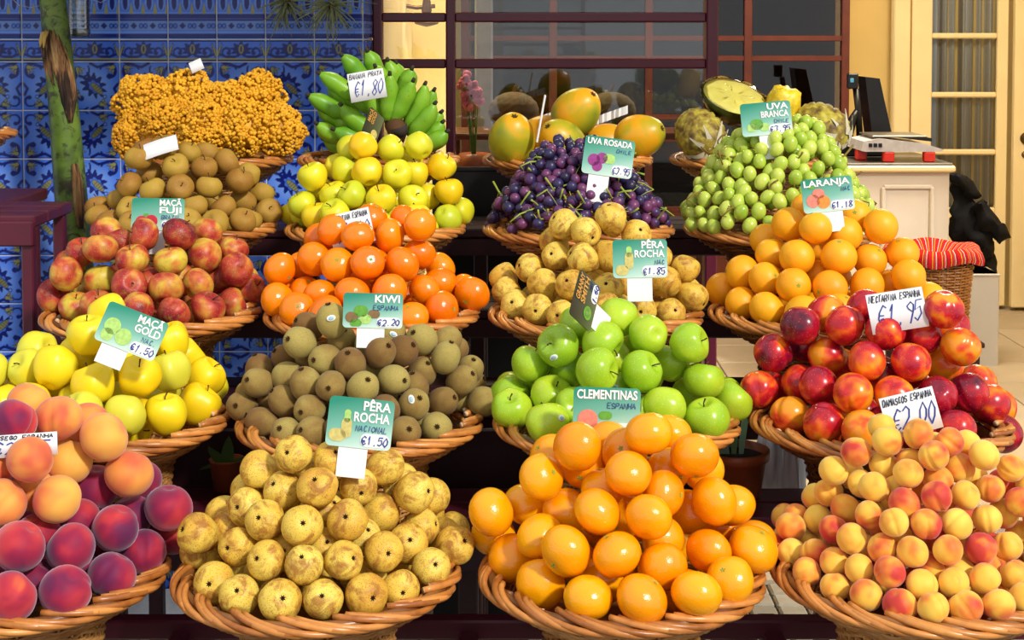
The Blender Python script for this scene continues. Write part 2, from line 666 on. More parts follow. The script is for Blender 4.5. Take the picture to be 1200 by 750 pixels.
def glaze_material():
    m = NT('azulejo_glaze')
    a = m.n('ShaderNodeVertexColor', layer_name='glaze')
    f = m.math('ADD', m.math('MULTIPLY', m.noise(14, 3.0), .5), m.math('MULTIPLY', m.rand(), .5))
    k = m.ramp(f, [(.2, (.78, .80, .86, 1)), (.8, (1.18, 1.14, 1.06, 1))])
    m.base(m.mix(1.0, a.outputs[0], k, 'MULTIPLY'))
    m.rough(.22, .35)
    return m.mat


M['glaze'] = glaze_material()
M['grout'] = plain('pale_grout', (214, 218, 226), .9, .1)
T = 57.3 * mpp(WALL_D)
GAP = .0034
XR = at(425, 60, WALL_D).x
Z72 = at(300, 72.5, WALL_D).z
ZB = T * .46
wall_left = box_obj('wall_left', (XR - 1.4, WALL_D + .14, 1.25), (2.8, .25, 2.5), M['grout'], bev=.002)
tag(wall_left, 'blue patterned azulejo tile wall behind the stall', 'wall', kind='structure')
fld = [tile_mesh('tile', T - GAP, paint_field, flip=fl, mat=M['glaze']) for fl in ((0, 0), (1, 0), (0, 1), (1, 1))]
brd = tile_mesh('border_tile', T - GAP, paint_border, frac=.44, mat=M['glaze'])
frz = tile_mesh('frieze_tile', T - GAP, paint_frieze, mat=M['glaze'])
TY = WALL_D + .0138


def put_tiles(x_of, n_cols, rotz, y_of):
    for c in range(n_cols):
        X, Y = x_of(c), y_of(c)
        obj('frieze_tile', frz, None, wall_left, (X, Y, Z72 + ZB + GAP / 2), (0, 0, rotz))
        obj('border_tile', brd, None, wall_left, (X, Y, Z72 + GAP / 2), (0, 0, rotz))
        for r in range(11):
            k = (c + 1) % 2 + 2 * ((r + 1) % 2)
            obj('tile', fld[k], None, wall_left, (X, Y, Z72 - (r + 1) * T + GAP / 2), (0, 0, rotz))
        obj('frieze_tile', frz, None, wall_left, (X, Y, Z72 + ZB + T + GAP / 2), (0, 0, rotz))


put_tiles(lambda c: XR - (c + .5) * T, 10, 0, lambda c: TY)
put_tiles(lambda c: XR + .0015, 2, PI / 2, lambda c: WALL_D + .016 + (c + .5) * T)

# ---- ground: pavement outside, stone floor inside
M['joint'] = plain('pavement_joint', (70, 64, 56), .95, .1)
M['paver'] = plain('paving_stone', (150, 142, 124), .85, .2, vary=.2, scale=25, bump=.4, per_obj=.5)
M['stone'] = plain('beige_floor_stone', (176, 160, 134), .45, .4, vary=.08, scale=5, per_obj=.3)
pave = box_obj('floor_pavement', (0, .9, -.06), (9, 6.5, .1), M['joint'], bev=0)
tag(pave, 'grey pavement of small square blocks under the stall', 'floor', kind='structure')
PS = .082
blk = MB().box((0, 0, 0), (PS - .007, PS - .007, .022), .006).mesh('paving_block', M['paver'], False)
rest = MB()
for i in range(-22, 22):
    for j in range(0, 10):
        x, y = (i + .5) * PS, 3.33 + (j + .5) * PS
        u = 600 + F * x / (y * 1.06)
        if any(a < u < b for a, b in ((120, 320), (485, 640), (850, 985))) and j < 10:
            obj('paving_block', blk, None, pave, (x, y, -.004 + .002 * random.random()))
        else:
            rest.box((x, y, -.004), (PS - .007, PS - .007, .022), .006)
for i in range(-22, 22):
    for j in range(1, 26):
        rest.box(((i + .5) * PS, 3.33 - (j - .5) * PS, -.004), (PS - .007, PS - .007, .022), .006)
ro = rest.build('paving_blocks', M['paver'], pave)
ro['kind'] = 'stuff'
floor_in = box_obj('floor_shop', (1.2, 6.6, -.06), (7.0, 4.9, .1), M['joint'], bev=0)
tag(floor_in, 'beige stone floor inside the shop', 'floor', kind='structure')
ft = MB().box((0, 0, 0), (.394, .394, .02), .003).mesh('floor_tile', M['stone'], False)
for i in range(-1, 8):
    for j in range(11):
        obj('floor_tile', ft, None, floor_in, (.0 + i * .4, 4.37 + j * .4, -.002 + .001 * random.random()))

# ---- the maroon shop window
M['window_paint'] = plain('maroon_window_paint', (96, 26, 46), .32, .45, scale=10, bump=.06)


def glass_material(name, tint=(1, 1, 1), strength=1.0):
    m = NT(name)
    tr = m.n('ShaderNodeBsdfTransparent')
    tr.inputs[0].default_value = (*tint, 1)
    gl = m.n('ShaderNodeBsdfGlossy')
    gl.inputs['Roughness'].default_value = .02
    fr = m.n('ShaderNodeFresnel')
    fr.inputs[0].default_value = 1.5
    mx = m.n('ShaderNodeMixShader')
    m.l(m.math('MULTIPLY', fr.outputs[0], strength, clamp=True), mx.inputs[0])
    m.l(tr.outputs[0], mx.inputs[1])
    m.l(gl.outputs[0], mx.inputs[2])
    m.l(mx.outputs[0], m.t.nodes['Material Output'].inputs[0])
    return m.mat


M['pane'] = glass_material('window_glass', (.90, .92, .91), 1.6)
win = empty('window_1', (0, WIN_D, 0))
tag(win, 'maroon wooden shop window with clear panes', 'window', kind='structure')


def wx(x, D=WIN_D, y=60):
    return at(x, y, D).x


def wz(y, D=WIN_D):
    return at(600, y, D).z


BARS = [(438, 448.5), (523, 533.5), (826, 840)]
ROWS = [(15, 26), (69, 80), (345, 356), (470, 480)]
ztop = 2.6
for x0, x1 in BARS:
    a, b = wx(x0), wx(x1)
    box_obj('window_post', ((a + b) / 2, 0, ztop / 2), (b - a, .07, ztop), M['window_paint'], win, .004)
fields = [(448.5, 523), (533.5, 826)]
for fx0, fx1 in fields:
    a, b = wx(fx0), wx(fx1)
    zs = [ztop]
    for y0, y1 in ROWS:
        z1, z0 = wz(y0), wz(y1)
        box_obj('window_rail', ((a + b) / 2, 0, (z0 + z1) / 2), (b - a, .055, z1 - z0), M['window_paint'], win, .004)
        box_obj('window_pane', ((a + b) / 2, .006, (zs[-1] + z1) / 2), (b - a - .004, .005, zs[-1] - z1 - .004), M['pane'], win, 0)
        zs.append(z0)
    box_obj('window_base_panel', ((a + b) / 2, 0, zs[-1] / 2), (b - a, .04, zs[-1]), M['window_paint'], win, .003)

# ---- the shop interior shell
M['yellow_wall'] = plain('warm_yellow_wall', (226, 192, 116), .7, .2, vary=.05, scale=3)
M['cream_wall'] = plain('cream_wall', (236, 214, 150), .7, .2, vary=.04, scale=3)
M['cream_paint'] = plain('cream_door_paint', (238, 216, 160), .4, .4, vary=.03, scale=6)
M['dim_store'] = plain('dim_store_brown', (52, 34, 26), .6, .3)
BACK_D = 8.4
wb = box_obj('wall_back', (1.0, BACK_D + .1, 1.5), (7.6, .18, 3.0), M['yellow_wall'], bev=0)
tag(wb, 'warm yellow wall at the back of the shop', 'wall', kind='structure')
wr = box_obj('wall_right', (3.72, 6.35, 1.5), (.15, 4.3, 3.0), M['yellow_wall'], bev=0)
tag(wr, 'yellow side wall of the shop', 'wall', kind='structure')
pw = box_obj('wall_partition', ((wx(532, 5.9) + wx(340, 5.9)) / 2, 5.98, 1.5), (wx(532, 5.9) - wx(340, 5.9), .1, 3.0), M['cream_wall'], bev=0)
tag(pw, 'warm lit cream wall behind the narrow window panes', 'wall', kind='structure')
ce = box_obj('ceiling', (1.0, 6.35, 2.95), (6.0, 4.2, .1), M['cream_wall'], bev=0)
tag(ce, 'pale shop ceiling above the picture', 'ceiling', kind='structure')
wsl = box_obj('wall_side', (wx(425, WIN_D) - .02, 5.1, 1.5), (.08, 1.75, 3.0), M['cream_wall'], bev=0)
tag(wsl, 'cream side wall inside the shop window', 'wall', kind='structure')

# dark wooden glazed partition inside the shop
M['brown_wood'] = plain('reddish_brown_wood', (92, 40, 24), .4, .4, vary=.2, scale=12)
M['dark_pane'] = glass_material('dim_partition_glass', (.5, .48, .46), 1.3)
PD = 7.9
par = empty('glazed_partition', (0, PD, 0))
tag(par, 'dark reddish wooden partition with small dim panes inside the shop', 'partition')
pvx = [545, 648, 760, 876, 990]
for x in pvx:
    box_obj('partition_post', (wx(x, PD), 0, 1.35), (.042, .05, 2.7), M['brown_wood'], par, .004)
phy = [-60, 45, 68.5, 137, 163, 245]
for k in range(len(pvx) - 1):
    a, b = wx(pvx[k], PD) + .016, wx(pvx[k + 1], PD) - .016
    prev = 2.7
    for y in phy:
        z = wz(y, PD)
        box_obj('partition_rail', ((a + b) / 2, 0, z), (b - a, .035, .030), M['brown_wood'], par, .003)
        box_obj('partition_pane', ((a + b) / 2, .004, (prev + z) / 2), (b - a, .004, prev - z - .024), M['dark_pane'], par, 0)
        prev = z - .0
    box_obj('partition_panel', ((a + b) / 2, 0, (prev - .012) / 2), (b - a, .03, prev - .012), M['brown_wood'], par, .002)
db = box_obj('dim_store_panel', (wx(765, 8.2), 8.22, 1.35), (2.05, .08, 2.7), M['dim_store'], bev=0)  # dark sheet whose colour stands in for the unlit room
tag(db, 'dark panel standing in for the unlit store behind the wooden partition', 'wall', kind='structure')

# grey post seen through the glass
M['grey_post'] = plain('grey_painted_post', (150, 152, 156), .6)
gp = MB().box((0, 0, 1.35), (.06, .06, 2.7), .006).box((0, 0, .05), (.1, .1, .1), .01).build('support_post', M['grey_post'], None, (wx(567, 4.9), 4.9, 0))
tag(gp, 'slim grey post standing behind the window glass', 'post')

# ---- curtained glass door and the door leaf beside it
DD = BACK_D - .06


def dx(x):
    return at(x, 160, DD).x


def dz(y):
    return at(1120, y, DD).z


door = empty('door_1', (0, DD, 0))
tag(door, 'cream glazed door with grey striped net curtain', 'door', kind='structure')
dl, dr = dx(1066), dx(1179)
pl_, pr_ = dx(1090), dx(1166)
zb = dz(334)
for a, b in ((dl, pl_), (pr_, dr)):
    box_obj('door_stile', ((a + b) / 2, 0, 1.28), (b - a, .05, 2.5), M['cream_paint'], door, .006)
zz = [2.53] + [dz(y) for y in (-40, 42, 111, 178)] + [dz(243)]
for z in zz[1:-1]:
    box_obj('glazing_bar', ((pl_ + pr_) / 2, -.004, z), (pr_ - pl_, .04, .032), M['cream_paint'], door, .008)
box_obj('door_panel', ((pl_ + pr_) / 2, 0, (zb * 0 + zz[-1] + .03) / 2), (pr_ - pl_, .045, zz[-1] - .03), M['cream_paint'], door, .006)
for i in range(len(zz) - 1):
    box_obj('door_pane', ((pl_ + pr_) / 2, .004, (zz[i] + zz[i + 1]) / 2), (pr_ - pl_, .004, zz[i] - zz[i + 1] - .034), M['pane'], door, 0)


def curtain_material():
    m = NT('grey_net_curtain')
    sep = m.n('ShaderNodeSeparateXYZ')
    m.l(m.coord(), sep.inputs[0])
    cmb = m.n('ShaderNodeCombineXYZ')
    m.l(m.math('MULTIPLY', sep.outputs[0], 30.0), cmb.inputs[0])
    f = m.noise(1.0, 2.0, vec=cmb.outputs[0])
    m.base(m.ramp(f, [(.40, (96, 98, 102)), (.5, (176, 178, 182)), (.7, (204, 206, 210))]))
    m.rough(.9, .1)
    return m.mat


n = 90
mb = MB()
cv = []
for j in range(2):
    for i in range(n):
        t = i / (n - 1)
        cv.append((pl_ + (pr_ - pl_) * t, .05 + .022 * math.sin(t * 46) + .012 * math.sin(t * 17 + 1), (zz[-1] - .02, 2.5)[j]))
mb.add(cv, [(i, i + 1, n + i + 1, n + i) for i in range(n - 1)])
curt = mb.build('curtain', curtain_material(), door, smooth=True)
leaf_door = empty('door_2', (0, DD - .05, 0))
tag(leaf_door, 'cream door leaf with brass knob beside the curtained door', 'door', kind='structure')
a = dx(1183)
box_obj('door_slab', (a + .45, 0, 1.28), (.9, .05, 2.5), M['cream_paint'], leaf_door, .006)
M['brass'] = plain('aged_brass', (120, 92, 44), .35, metal=.8)
kn = MB().lathe([(0, 0), (.035, 0), (.035, .008), (.012, .012), (.012, .035), (.028, .045), (.03, .06), (.018, .072), (0, .074)], 20)
obj('door_knob', kn.mesh('door_knob', M['brass']), None, leaf_door, (dx(1197), -.025, dz(161)), (PI / 2, 0, 0))
kk = MB().lathe([(0, 0), (.02, 0), (.02, .006), (.008, .01), (0, .01)], 16)
obj('keyhole_plate', kk.mesh('keyhole_plate', M['brass']), None, leaf_door, (dx(1196), -.025, dz(180)), (PI / 2, 0, 0))
box_obj('door_moulding', (a + .45, -.03, .55), (.62, .02, .7), M['cream_paint'], leaf_door, .008)
tr = box_obj('trim_1', (dl - .06, DD - .01, 1.3), (.1, .06, 2.6), M['cream_paint'], bev=.01)
tag(tr, 'cream moulded door surround', 'trim', kind='structure')
# lighter wall strip beside the door
trb = box_obj('trim_2', (dx(1052), DD + .0, 1.3), (.09, .035, 2.6), M['cream_wall'], bev=.006)
tag(trb, 'pale pilaster strip on the yellow wall', 'trim', kind='structure')

# ================================================================== THE STAND
ROW_D = [1.98, 2.31, 2.65, 2.98, 3.32]
RIM_Z = [.851, .975, 1.085, 1.198, 1.312]
FOOT = .145                                  # basket height, foot to rim
SHELF = [z - FOOT for z in RIM_Z]
stand = empty('display_stand', (0, 2.6, 0))
tag(stand, 'dark maroon stepped slatted stand carrying the fruit baskets', 'stand')


def spart(name, c, d, mat='maroon_dark', bev=.003):
    return box_obj(name, (c[0], c[1] - 2.6, c[2]), d, M[mat], stand, bev)


SX0, SX1 = -.885, .77
for r in range(1, 5):
    for k in range(3):
        y = ROW_D[r] - .068 + k * .078
        spart('slat', ((SX0 + SX1) / 2, y, SHELF[r] - .011), (SX1 - SX0, .074, .020), 'maroon' if r < 2 else 'maroon_dark')
    for y in (ROW_D[r] - .085, ROW_D[r] + .105):
        spart('rail', ((SX0 + SX1) / 2, y, SHELF[r] - .042), (SX1 - SX0, .03, .04))
spart('rail', (-.02, ROW_D[0] - .075, SHELF[0] - .0155), (1.9, .03, .03), 'maroon')
spart('rail', (-.02, ROW_D[0] + .075, SHELF[0] - .0155), (1.9, .03, .03), 'maroon')
spart('rail', (-.02, ROW_D[0] + .21, SHELF[0] - .0155), (1.9, .03, .03), 'maroon')
for X in (-.95, -.505, -.066, .40, .86):
    spart('cross_bar', (X, ROW_D[0] + .07, SHELF[0] - .033), (.03, .40, .03), 'maroon')
for X in (-.86, -.48, -.075, .36, .75):
    for r, y in ((0, ROW_D[0] + .225), (1, ROW_D[1] + .14), (2, ROW_D[2] + .14), (3, ROW_D[3] + .14), (4, ROW_D[4] + .14)):
        spart('post', (X, y, (SHELF[r] - .02) / 2), (.034, .034, SHELF[r] - .02))
spart('shade_riser_board', (-.25, ROW_D[1] + .165, SHELF[1] - .03), (1.2, .012, .24))  # centre panel, widened leftward so its dark colour stands in for shade

# ================================================================== BASKETS
RB = .180                                   # rim centre-line radius


def weave_mesh(name, prof, pitch, stakes, amp, rad, mat, seg=144):
    """rows of a weaver that passes in front of and behind upright stakes"""
    P = [Vector((r, 0, z)) for r, z in prof]
    L = [0]
    for a_, b_ in zip(P, P[1:]):
        L.append(L[-1] + (b_ - a_).length)

    def ev(s):
        for i in range(len(L) - 1):
            if s <= L[i + 1] or i == len(L) - 2:
                t = (s - L[i]) / (L[i + 1] - L[i])
                d = (P[i + 1] - P[i]).normalized()
                return P[i].lerp(P[i + 1], t), Vector((d.z, 0, -d.x))
    mb = MB()
    rows = int(L[-1] / pitch)
    for k in range(rows):
        p, nrm = ev((k + .5) * pitch)
        sg = 1 if k % 2 else -1
        pts = []
        for i in range(seg):
            a = 2 * PI * i / seg
            w = sg * amp * math.cos(a * stakes / 2)
            r, z = p.x + nrm.x * w, p.z + nrm.z * w
            pts.append((r * math.cos(a), r * math.sin(a), z))
        mb.tube(pts, rad, 4, closed=True)
    for k in range(stakes):
        a = 2 * PI * (k + .0) / stakes
        pts = []
        for i in range(9):
            p, nrm = ev(L[-1] * i / 8)
            pts.append((p.x * math.cos(a), p.x * math.sin(a), p.z))
        mb.tube(pts, rad * .8, 4)
    return mb.mesh(name, mat)


BOWL_P = [(RB - .006, FOOT - .006), (.165, FOOT - .022), (.135, FOOT - .04), (.112, FOOT - .052)]
FOOT_P = [(.112, FOOT - .052), (.106, .07), (.101, .03), (.099, .002)]
bowl_me = weave_mesh('woven_bowl', BOWL_P, .0062, 40, .0022, .0030, M['wicker_weave'])
foot_me = weave_mesh('woven_foot', FOOT_P, .0062, 40, .0022, .0030, M['wicker_weave'])
bowl_dk = weave_mesh('woven_bowl', BOWL_P, .0062, 40, .0022, .0030, M['wicker_dark'])
foot_dk = weave_mesh('woven_foot', FOOT_P, .0062, 40, .0022, .0030, M['wicker_dark'])
floor_me = MB().lathe([(0, FOOT - .055), (.11, FOOT - .054), (.15, FOOT - .034), (RB - .012, FOOT - .012)], 40).mesh('basket_floor', M['wicker_dark'])
core_me = MB().tube([(RB * math.cos(2 * PI * i / 48), RB * math.sin(2 * PI * i / 48), FOOT) for i in range(48)], .0075, 8, closed=True).mesh('rim_core', M['wicker_dark'])


def rod_mesh(k, rr):
    mb = MB()
    pts = []
    N = 22
    span = (1.08, 1.0, 1.15)[k]
    for i in range(N):
        t = i / (N - 1)
        th = t * span + k * .07
        ph = math.radians(118 - 275 * t ** .92) - k * .06
        rho = .0142 + .0012 * math.sin(PI * t) + max(0, .0055 * (1 - t / .14))
        R_ = RB + rho * math.cos(ph) * 1.0
        pts.append((R_ * math.cos(th), R_ * math.sin(th), FOOT + rho * math.sin(ph) * .50))
    mb.tube(pts, [rr * (1 if t > 1 else 1) for t in range(N)], 7, capmi=1)
    return mb.mesh('rim_rod', [M['wicker'], M['wicker_cut']])


RODS = [rod_mesh(k, (.0046, .0049, .0044)[k]) for k in range(3)]


def basket(cx, y, row, label, dark=False, scale=1.0, loc=None, spin=0.0):
    if row > 2 and loc is None:
        scale *= .94
    if loc is None:
        p = at(cx, y, ROW_D[row])
        loc = (p.x, ROW_D[row], SHELF[row])
    b = empty('fruit_basket', loc, (0, 0, spin))
    tag(b, label, 'basket', 'round wicker fruit baskets')
    for nm, me in (('woven_bowl', bowl_dk if dark else bowl_me), ('woven_foot', foot_dk if dark else foot_me)):
        o = obj(nm, me, None, b)
        o['kind'] = 'stuff'
    obj('basket_floor', floor_me, None, b)
    obj('rim_core', core_me, None, b)
    for g in range(15):
        for k in range(3):
            obj('rim_rod', RODS[k], None, b, None, (0, 0, 2 * PI * (g + random.uniform(-.06, .06)) / 15))
    if scale != 1.0:
        b.scale = (scale, scale, 1)
    return b


# ================================================================== FRUIT SHAPES (unit: metres, radius given, stem or blossom end at +Z)
def body_mesh(name, R, mat, prof, lobes=0, lobe_amp=0.0, suture=0.0, nu=26, nv=18, irr=0.0, seed=0, sw=.17):
    """prof(phi) -> (r, z) in units of R, phi 0 at +Z"""
    ps = []
    for i in range(nv + 1):
        ps.append(prof(PI * i / nv))
    ps[0] = (0, ps[0][1])
    ps[-1] = (0, ps[-1][1])

    def fn(r, z, a, t):
        k = 1.0
        if lobes:
            k += lobe_amp * math.cos(lobes * a) * (.25 + .75 * t)
        if suture:
            d = abs((a + PI) % (2 * PI) - PI)
            k -= suture * math.exp(-(d / sw) ** 2) * math.sin(PI * t) ** .5
        if irr:
            k += irr * noise.noise(Vector((math.cos(a) * 1.3 + seed, math.sin(a) * 1.3, t * 2.2)))
        return r * k, z
    mb = MB().lathe([(r * R, z * R) for r, z in ps], nu, fn=lambda r, z, a, t: fn(r, z, a, t))
    return mb.mesh(name, mat)


def dimple(phi, amt, wid):
    return amt * math.exp(-(math.sin(phi) / wid) ** 2)


def p_apple(h=.90, top=.30, bot=.16, cone=.07):
    def f(phi):
        s, c = math.sin(phi), math.cos(phi)
        r = s ** .92 * (1 + cone * c)
        z = h * c - (dimple(phi, top, .30) if c > 0 else -dimple(phi, bot, .26))
        return r, z
    return f


def p_citrus(h=.86, top=.05, bot=.04):
    def f(phi):
        s, c = math.sin(phi), math.cos(phi)
        return s, h * c - (dimple(phi, top, .2) if c > 0 else -dimple(phi, bot, .2))
    return f


def p_stone(h=.94, top=.16):
    def f(phi):
        s, c = math.sin(phi), math.cos(phi)
        return s, h * c - (dimple(phi, top, .24) if c > 0 else dimple(phi, .03, .15))
    return f


def p_pear(phi):                            # calyx at +Z, neck towards -Z
    s, c = math.sin(phi), math.cos(phi)
    if c >= 0:
        return s, .92 * c - dimple(phi, .16, .17)
    t = -c
    r = s * (1 - .30 * t ** 1.2) if t < .999 else 0
    return r, -1.42 * t


def p_kiwi(phi):
    s, c = math.sin(phi), math.cos(phi)
    return s ** .95, 1.19 * c


def star_mesh(name, R, n, mat, h=.0012, ragged=.35):
    mb = MB()
    V = [(0, 0, h)]
    for k in range(n * 2):
        a = PI * k / n
        r = R * (1 if k % 2 == 0 else ragged)
        V.append((r * math.cos(a), r * math.sin(a), h * (2.2 if k % 2 == 0 else .4)))
    mb.add(V, [(0, k + 1, (k + 1) % (n * 2) + 1) for k in range(n * 2)])
    V2 = [(v[0], v[1], v[2] - .0012) for v in V]
    mb.add(V2, [(0, (k + 1) % (n * 2) + 1, k + 1) for k in range(n * 2)])
    return mb.mesh(name, mat, False)


def disc_mesh(name, R, mat, bulge=.001):
    return MB().lathe([(0, bulge), (R * .6, bulge * .7), (R, 0), (R * .9, -.001), (0, -.001)], 12).mesh(name, mat)


KINDS = {}


def kind(key, name, cat, R, meshes, parts=(), rot='any', mix=None):
    KINDS[key] = dict(name=name, cat=cat, R=R, meshes=meshes, parts=parts, rot=rot)


def stem_mesh(L, r, mat, bend=.2):
    return MB().tube([(0, 0, 0), (L * bend * .2, 0, L * .5), (L * bend, 0, L)], [r, r * .8, r * 1.25], 6).mesh('stem', mat)


def variants(n, f):
    return [f(i) for i in range(n)]


stem_apple = stem_mesh(.013, .0012, M['stem_brown'], .4)
calyx_pear = star_mesh('calyx', .0043, 7, M['calyx'], .001, .55)
calyx_apple = star_mesh('calyx', .005, 6, M['calyx'])
button_citrus = star_mesh('stem_button', .0042, 5, M['stem_green'], .0008, .6)
end_kiwi = star_mesh('blossom_end', .0052, 8, M['kiwi_end'], .0015, .55)
cal_neg = Quaternion((1, 0, 0), PI)

kind('peach', 'peach', 'peach', .0336, variants(3, lambda i: body_mesh('peach', .0336, M['peach'], p_stone(.93), suture=.15, sw=.15, nu=44, irr=.05, seed=i * 9)), rot='stone')
kind('peach_pale', 'peach', 'peach', .0312, variants(3, lambda i: body_mesh('peach', .0312, M['peach_pale'], p_stone(.93), suture=.13, sw=.15, nu=44, irr=.05, seed=i * 9)), rot='stone')
kind('pear', 'pear', 'pear', .0275, variants(3, lambda i: body_mesh('pear', .0275, M['pear'], p_pear, irr=.08, seed=i * 7)),
     [('calyx', calyx_pear, .785)], 'cam')
kind('pear_back', 'pear', 'pear', .0288, variants(3, lambda i: body_mesh('pear', .0288, M['pear'], p_pear, irr=.09, seed=i * 7 + 3)),
     [('calyx', calyx_pear, .785)], 'lying')
kind('clementine', 'clementine', 'clementine', .0338, variants(3, lambda i: body_mesh('clementine', .0338, M['clementine'], p_citrus(.86), irr=.04, seed=i * 5)),
     [('stem_button', button_citrus, .815)])
kind('clementine_back', 'clementine', 'clementine', .0325, variants(3, lambda i: body_mesh('clementine', .0325, M['clementine_deep'], p_citrus(.87), irr=.04, seed=i * 5)),
     [('stem_button', button_citrus, .825)])
kind('orange', 'orange', 'orange', .0325, variants(3, lambda i: body_mesh('orange', .0325, M['orange'], p_citrus(.96, .04), irr=.03, seed=i * 5)),
     [('stem_button', button_citrus, .925)])
kind('apricot', 'apricot', 'apricot', .0211, variants(3, lambda i: body_mesh('apricot', .0211, M['apricot'], p_stone(.95), suture=.15, sw=.15, nu=44, irr=.05, seed=i * 5, nv=16)), rot='stone')
kind('golden', 'golden_apple', 'apple', .0336, variants(3, lambda i: body_mesh('golden_apple', .0336, M['golden'], p_apple(1.02, .34, .24, .13), 5, .05, irr=.13, seed=i * 5)),
     [('stem', stem_apple, .66)], 'apple')
kind('pale_golden', 'yellow_apple', 'apple', .0300, variants(3, lambda i: body_mesh('yellow_apple', .0300, M['pale_golden'], p_apple(.98, .32, .2, .11), 5, .04, irr=.10, seed=i * 5)),
     [('stem', stem_apple, .62)], 'apple')
kind('kiwi', 'kiwi', 'kiwi', .0248, variants(3, lambda i: body_mesh('kiwi', .0248, M['kiwi'], p_kiwi, irr=.06, seed=i * 5)),
     [('blossom_end', end_kiwi, 1.18)], 'kiwi')
kind('granny', 'green_apple', 'apple', .0340, variants(3, lambda i: body_mesh('green_apple', .0340, M['granny'], p_apple(.93, .32, .2, .08), 5, .03, irr=.09, seed=i * 5)),
     [('stem', stem_apple, .60)], 'apple')
kind('nectarine', 'nectarine', 'nectarine', .0332, variants(3, lambda i: body_mesh('nectarine', .0332, M['nectarine'], p_stone(.94, .14), suture=.13, sw=.15, nu=44, irr=.05, seed=i * 5)), rot='stone')
kind('fuji', 'fuji_apple', 'apple', .0316, variants(3, lambda i: body_mesh('fuji_apple', .0316, M['fuji'], p_apple(.86, .28, .16, .05), 5, .02, irr=.07, seed=i * 5)),
     [('stem', stem_apple, .55)], 'apple')
kind('russet', 'russet_apple', 'apple', .0290, variants(3, lambda i: body_mesh('russet_apple', .0290, M['russet'], p_apple(.84, .22, .14, .03), 5, .02, irr=.07, seed=i * 5)),
     [('stem', stem_apple, .58)], 'side')

# ================================================================== PILES
PILES = {}
BOUND = .0


def cone_of(cx, row, rim_y, top_y, R, rb=None, dz=.006):
    c = at(cx, rim_y, ROW_D[row])
    rb = (RB - .016 - .45 * R) if rb is None else rb
    top = at(cx, top_y, ROW_D[row])
    return dict(c=Vector((c.x, ROW_D[row], RIM_Z[row] + dz)), zr=RIM_Z[row], rim=RB * (.94 if row > 2 else 1.0), rb=rb, H=top.z - RIM_Z[row] - dz)


def env(cn, P):
    rho = np.hypot(P[..., 0] - cn['c'].x, P[..., 1] - cn['c'].y)
    q = np.sqrt((rho / cn['rb']) ** 2 + .012) - .06          # a rounded tip
    return P[..., 2] - (cn['c'].z + cn['H'] * (1.0 - q))


def hit(cn, x, y):
    d = np.array(ray(x, y))
    d /= d[1]
    ts = np.linspace(cn['c'].y - cn['rb'] - .06, cn['c'].y + cn['rb'], 260)
    P = np.array(EYE)[None] + d[None] * ts[:, None]
    e = env(cn, P)
    neg = np.nonzero(e <= 0)[0]
    k = neg[0] if len(neg) else int(np.argmin(e))
    return P[k]


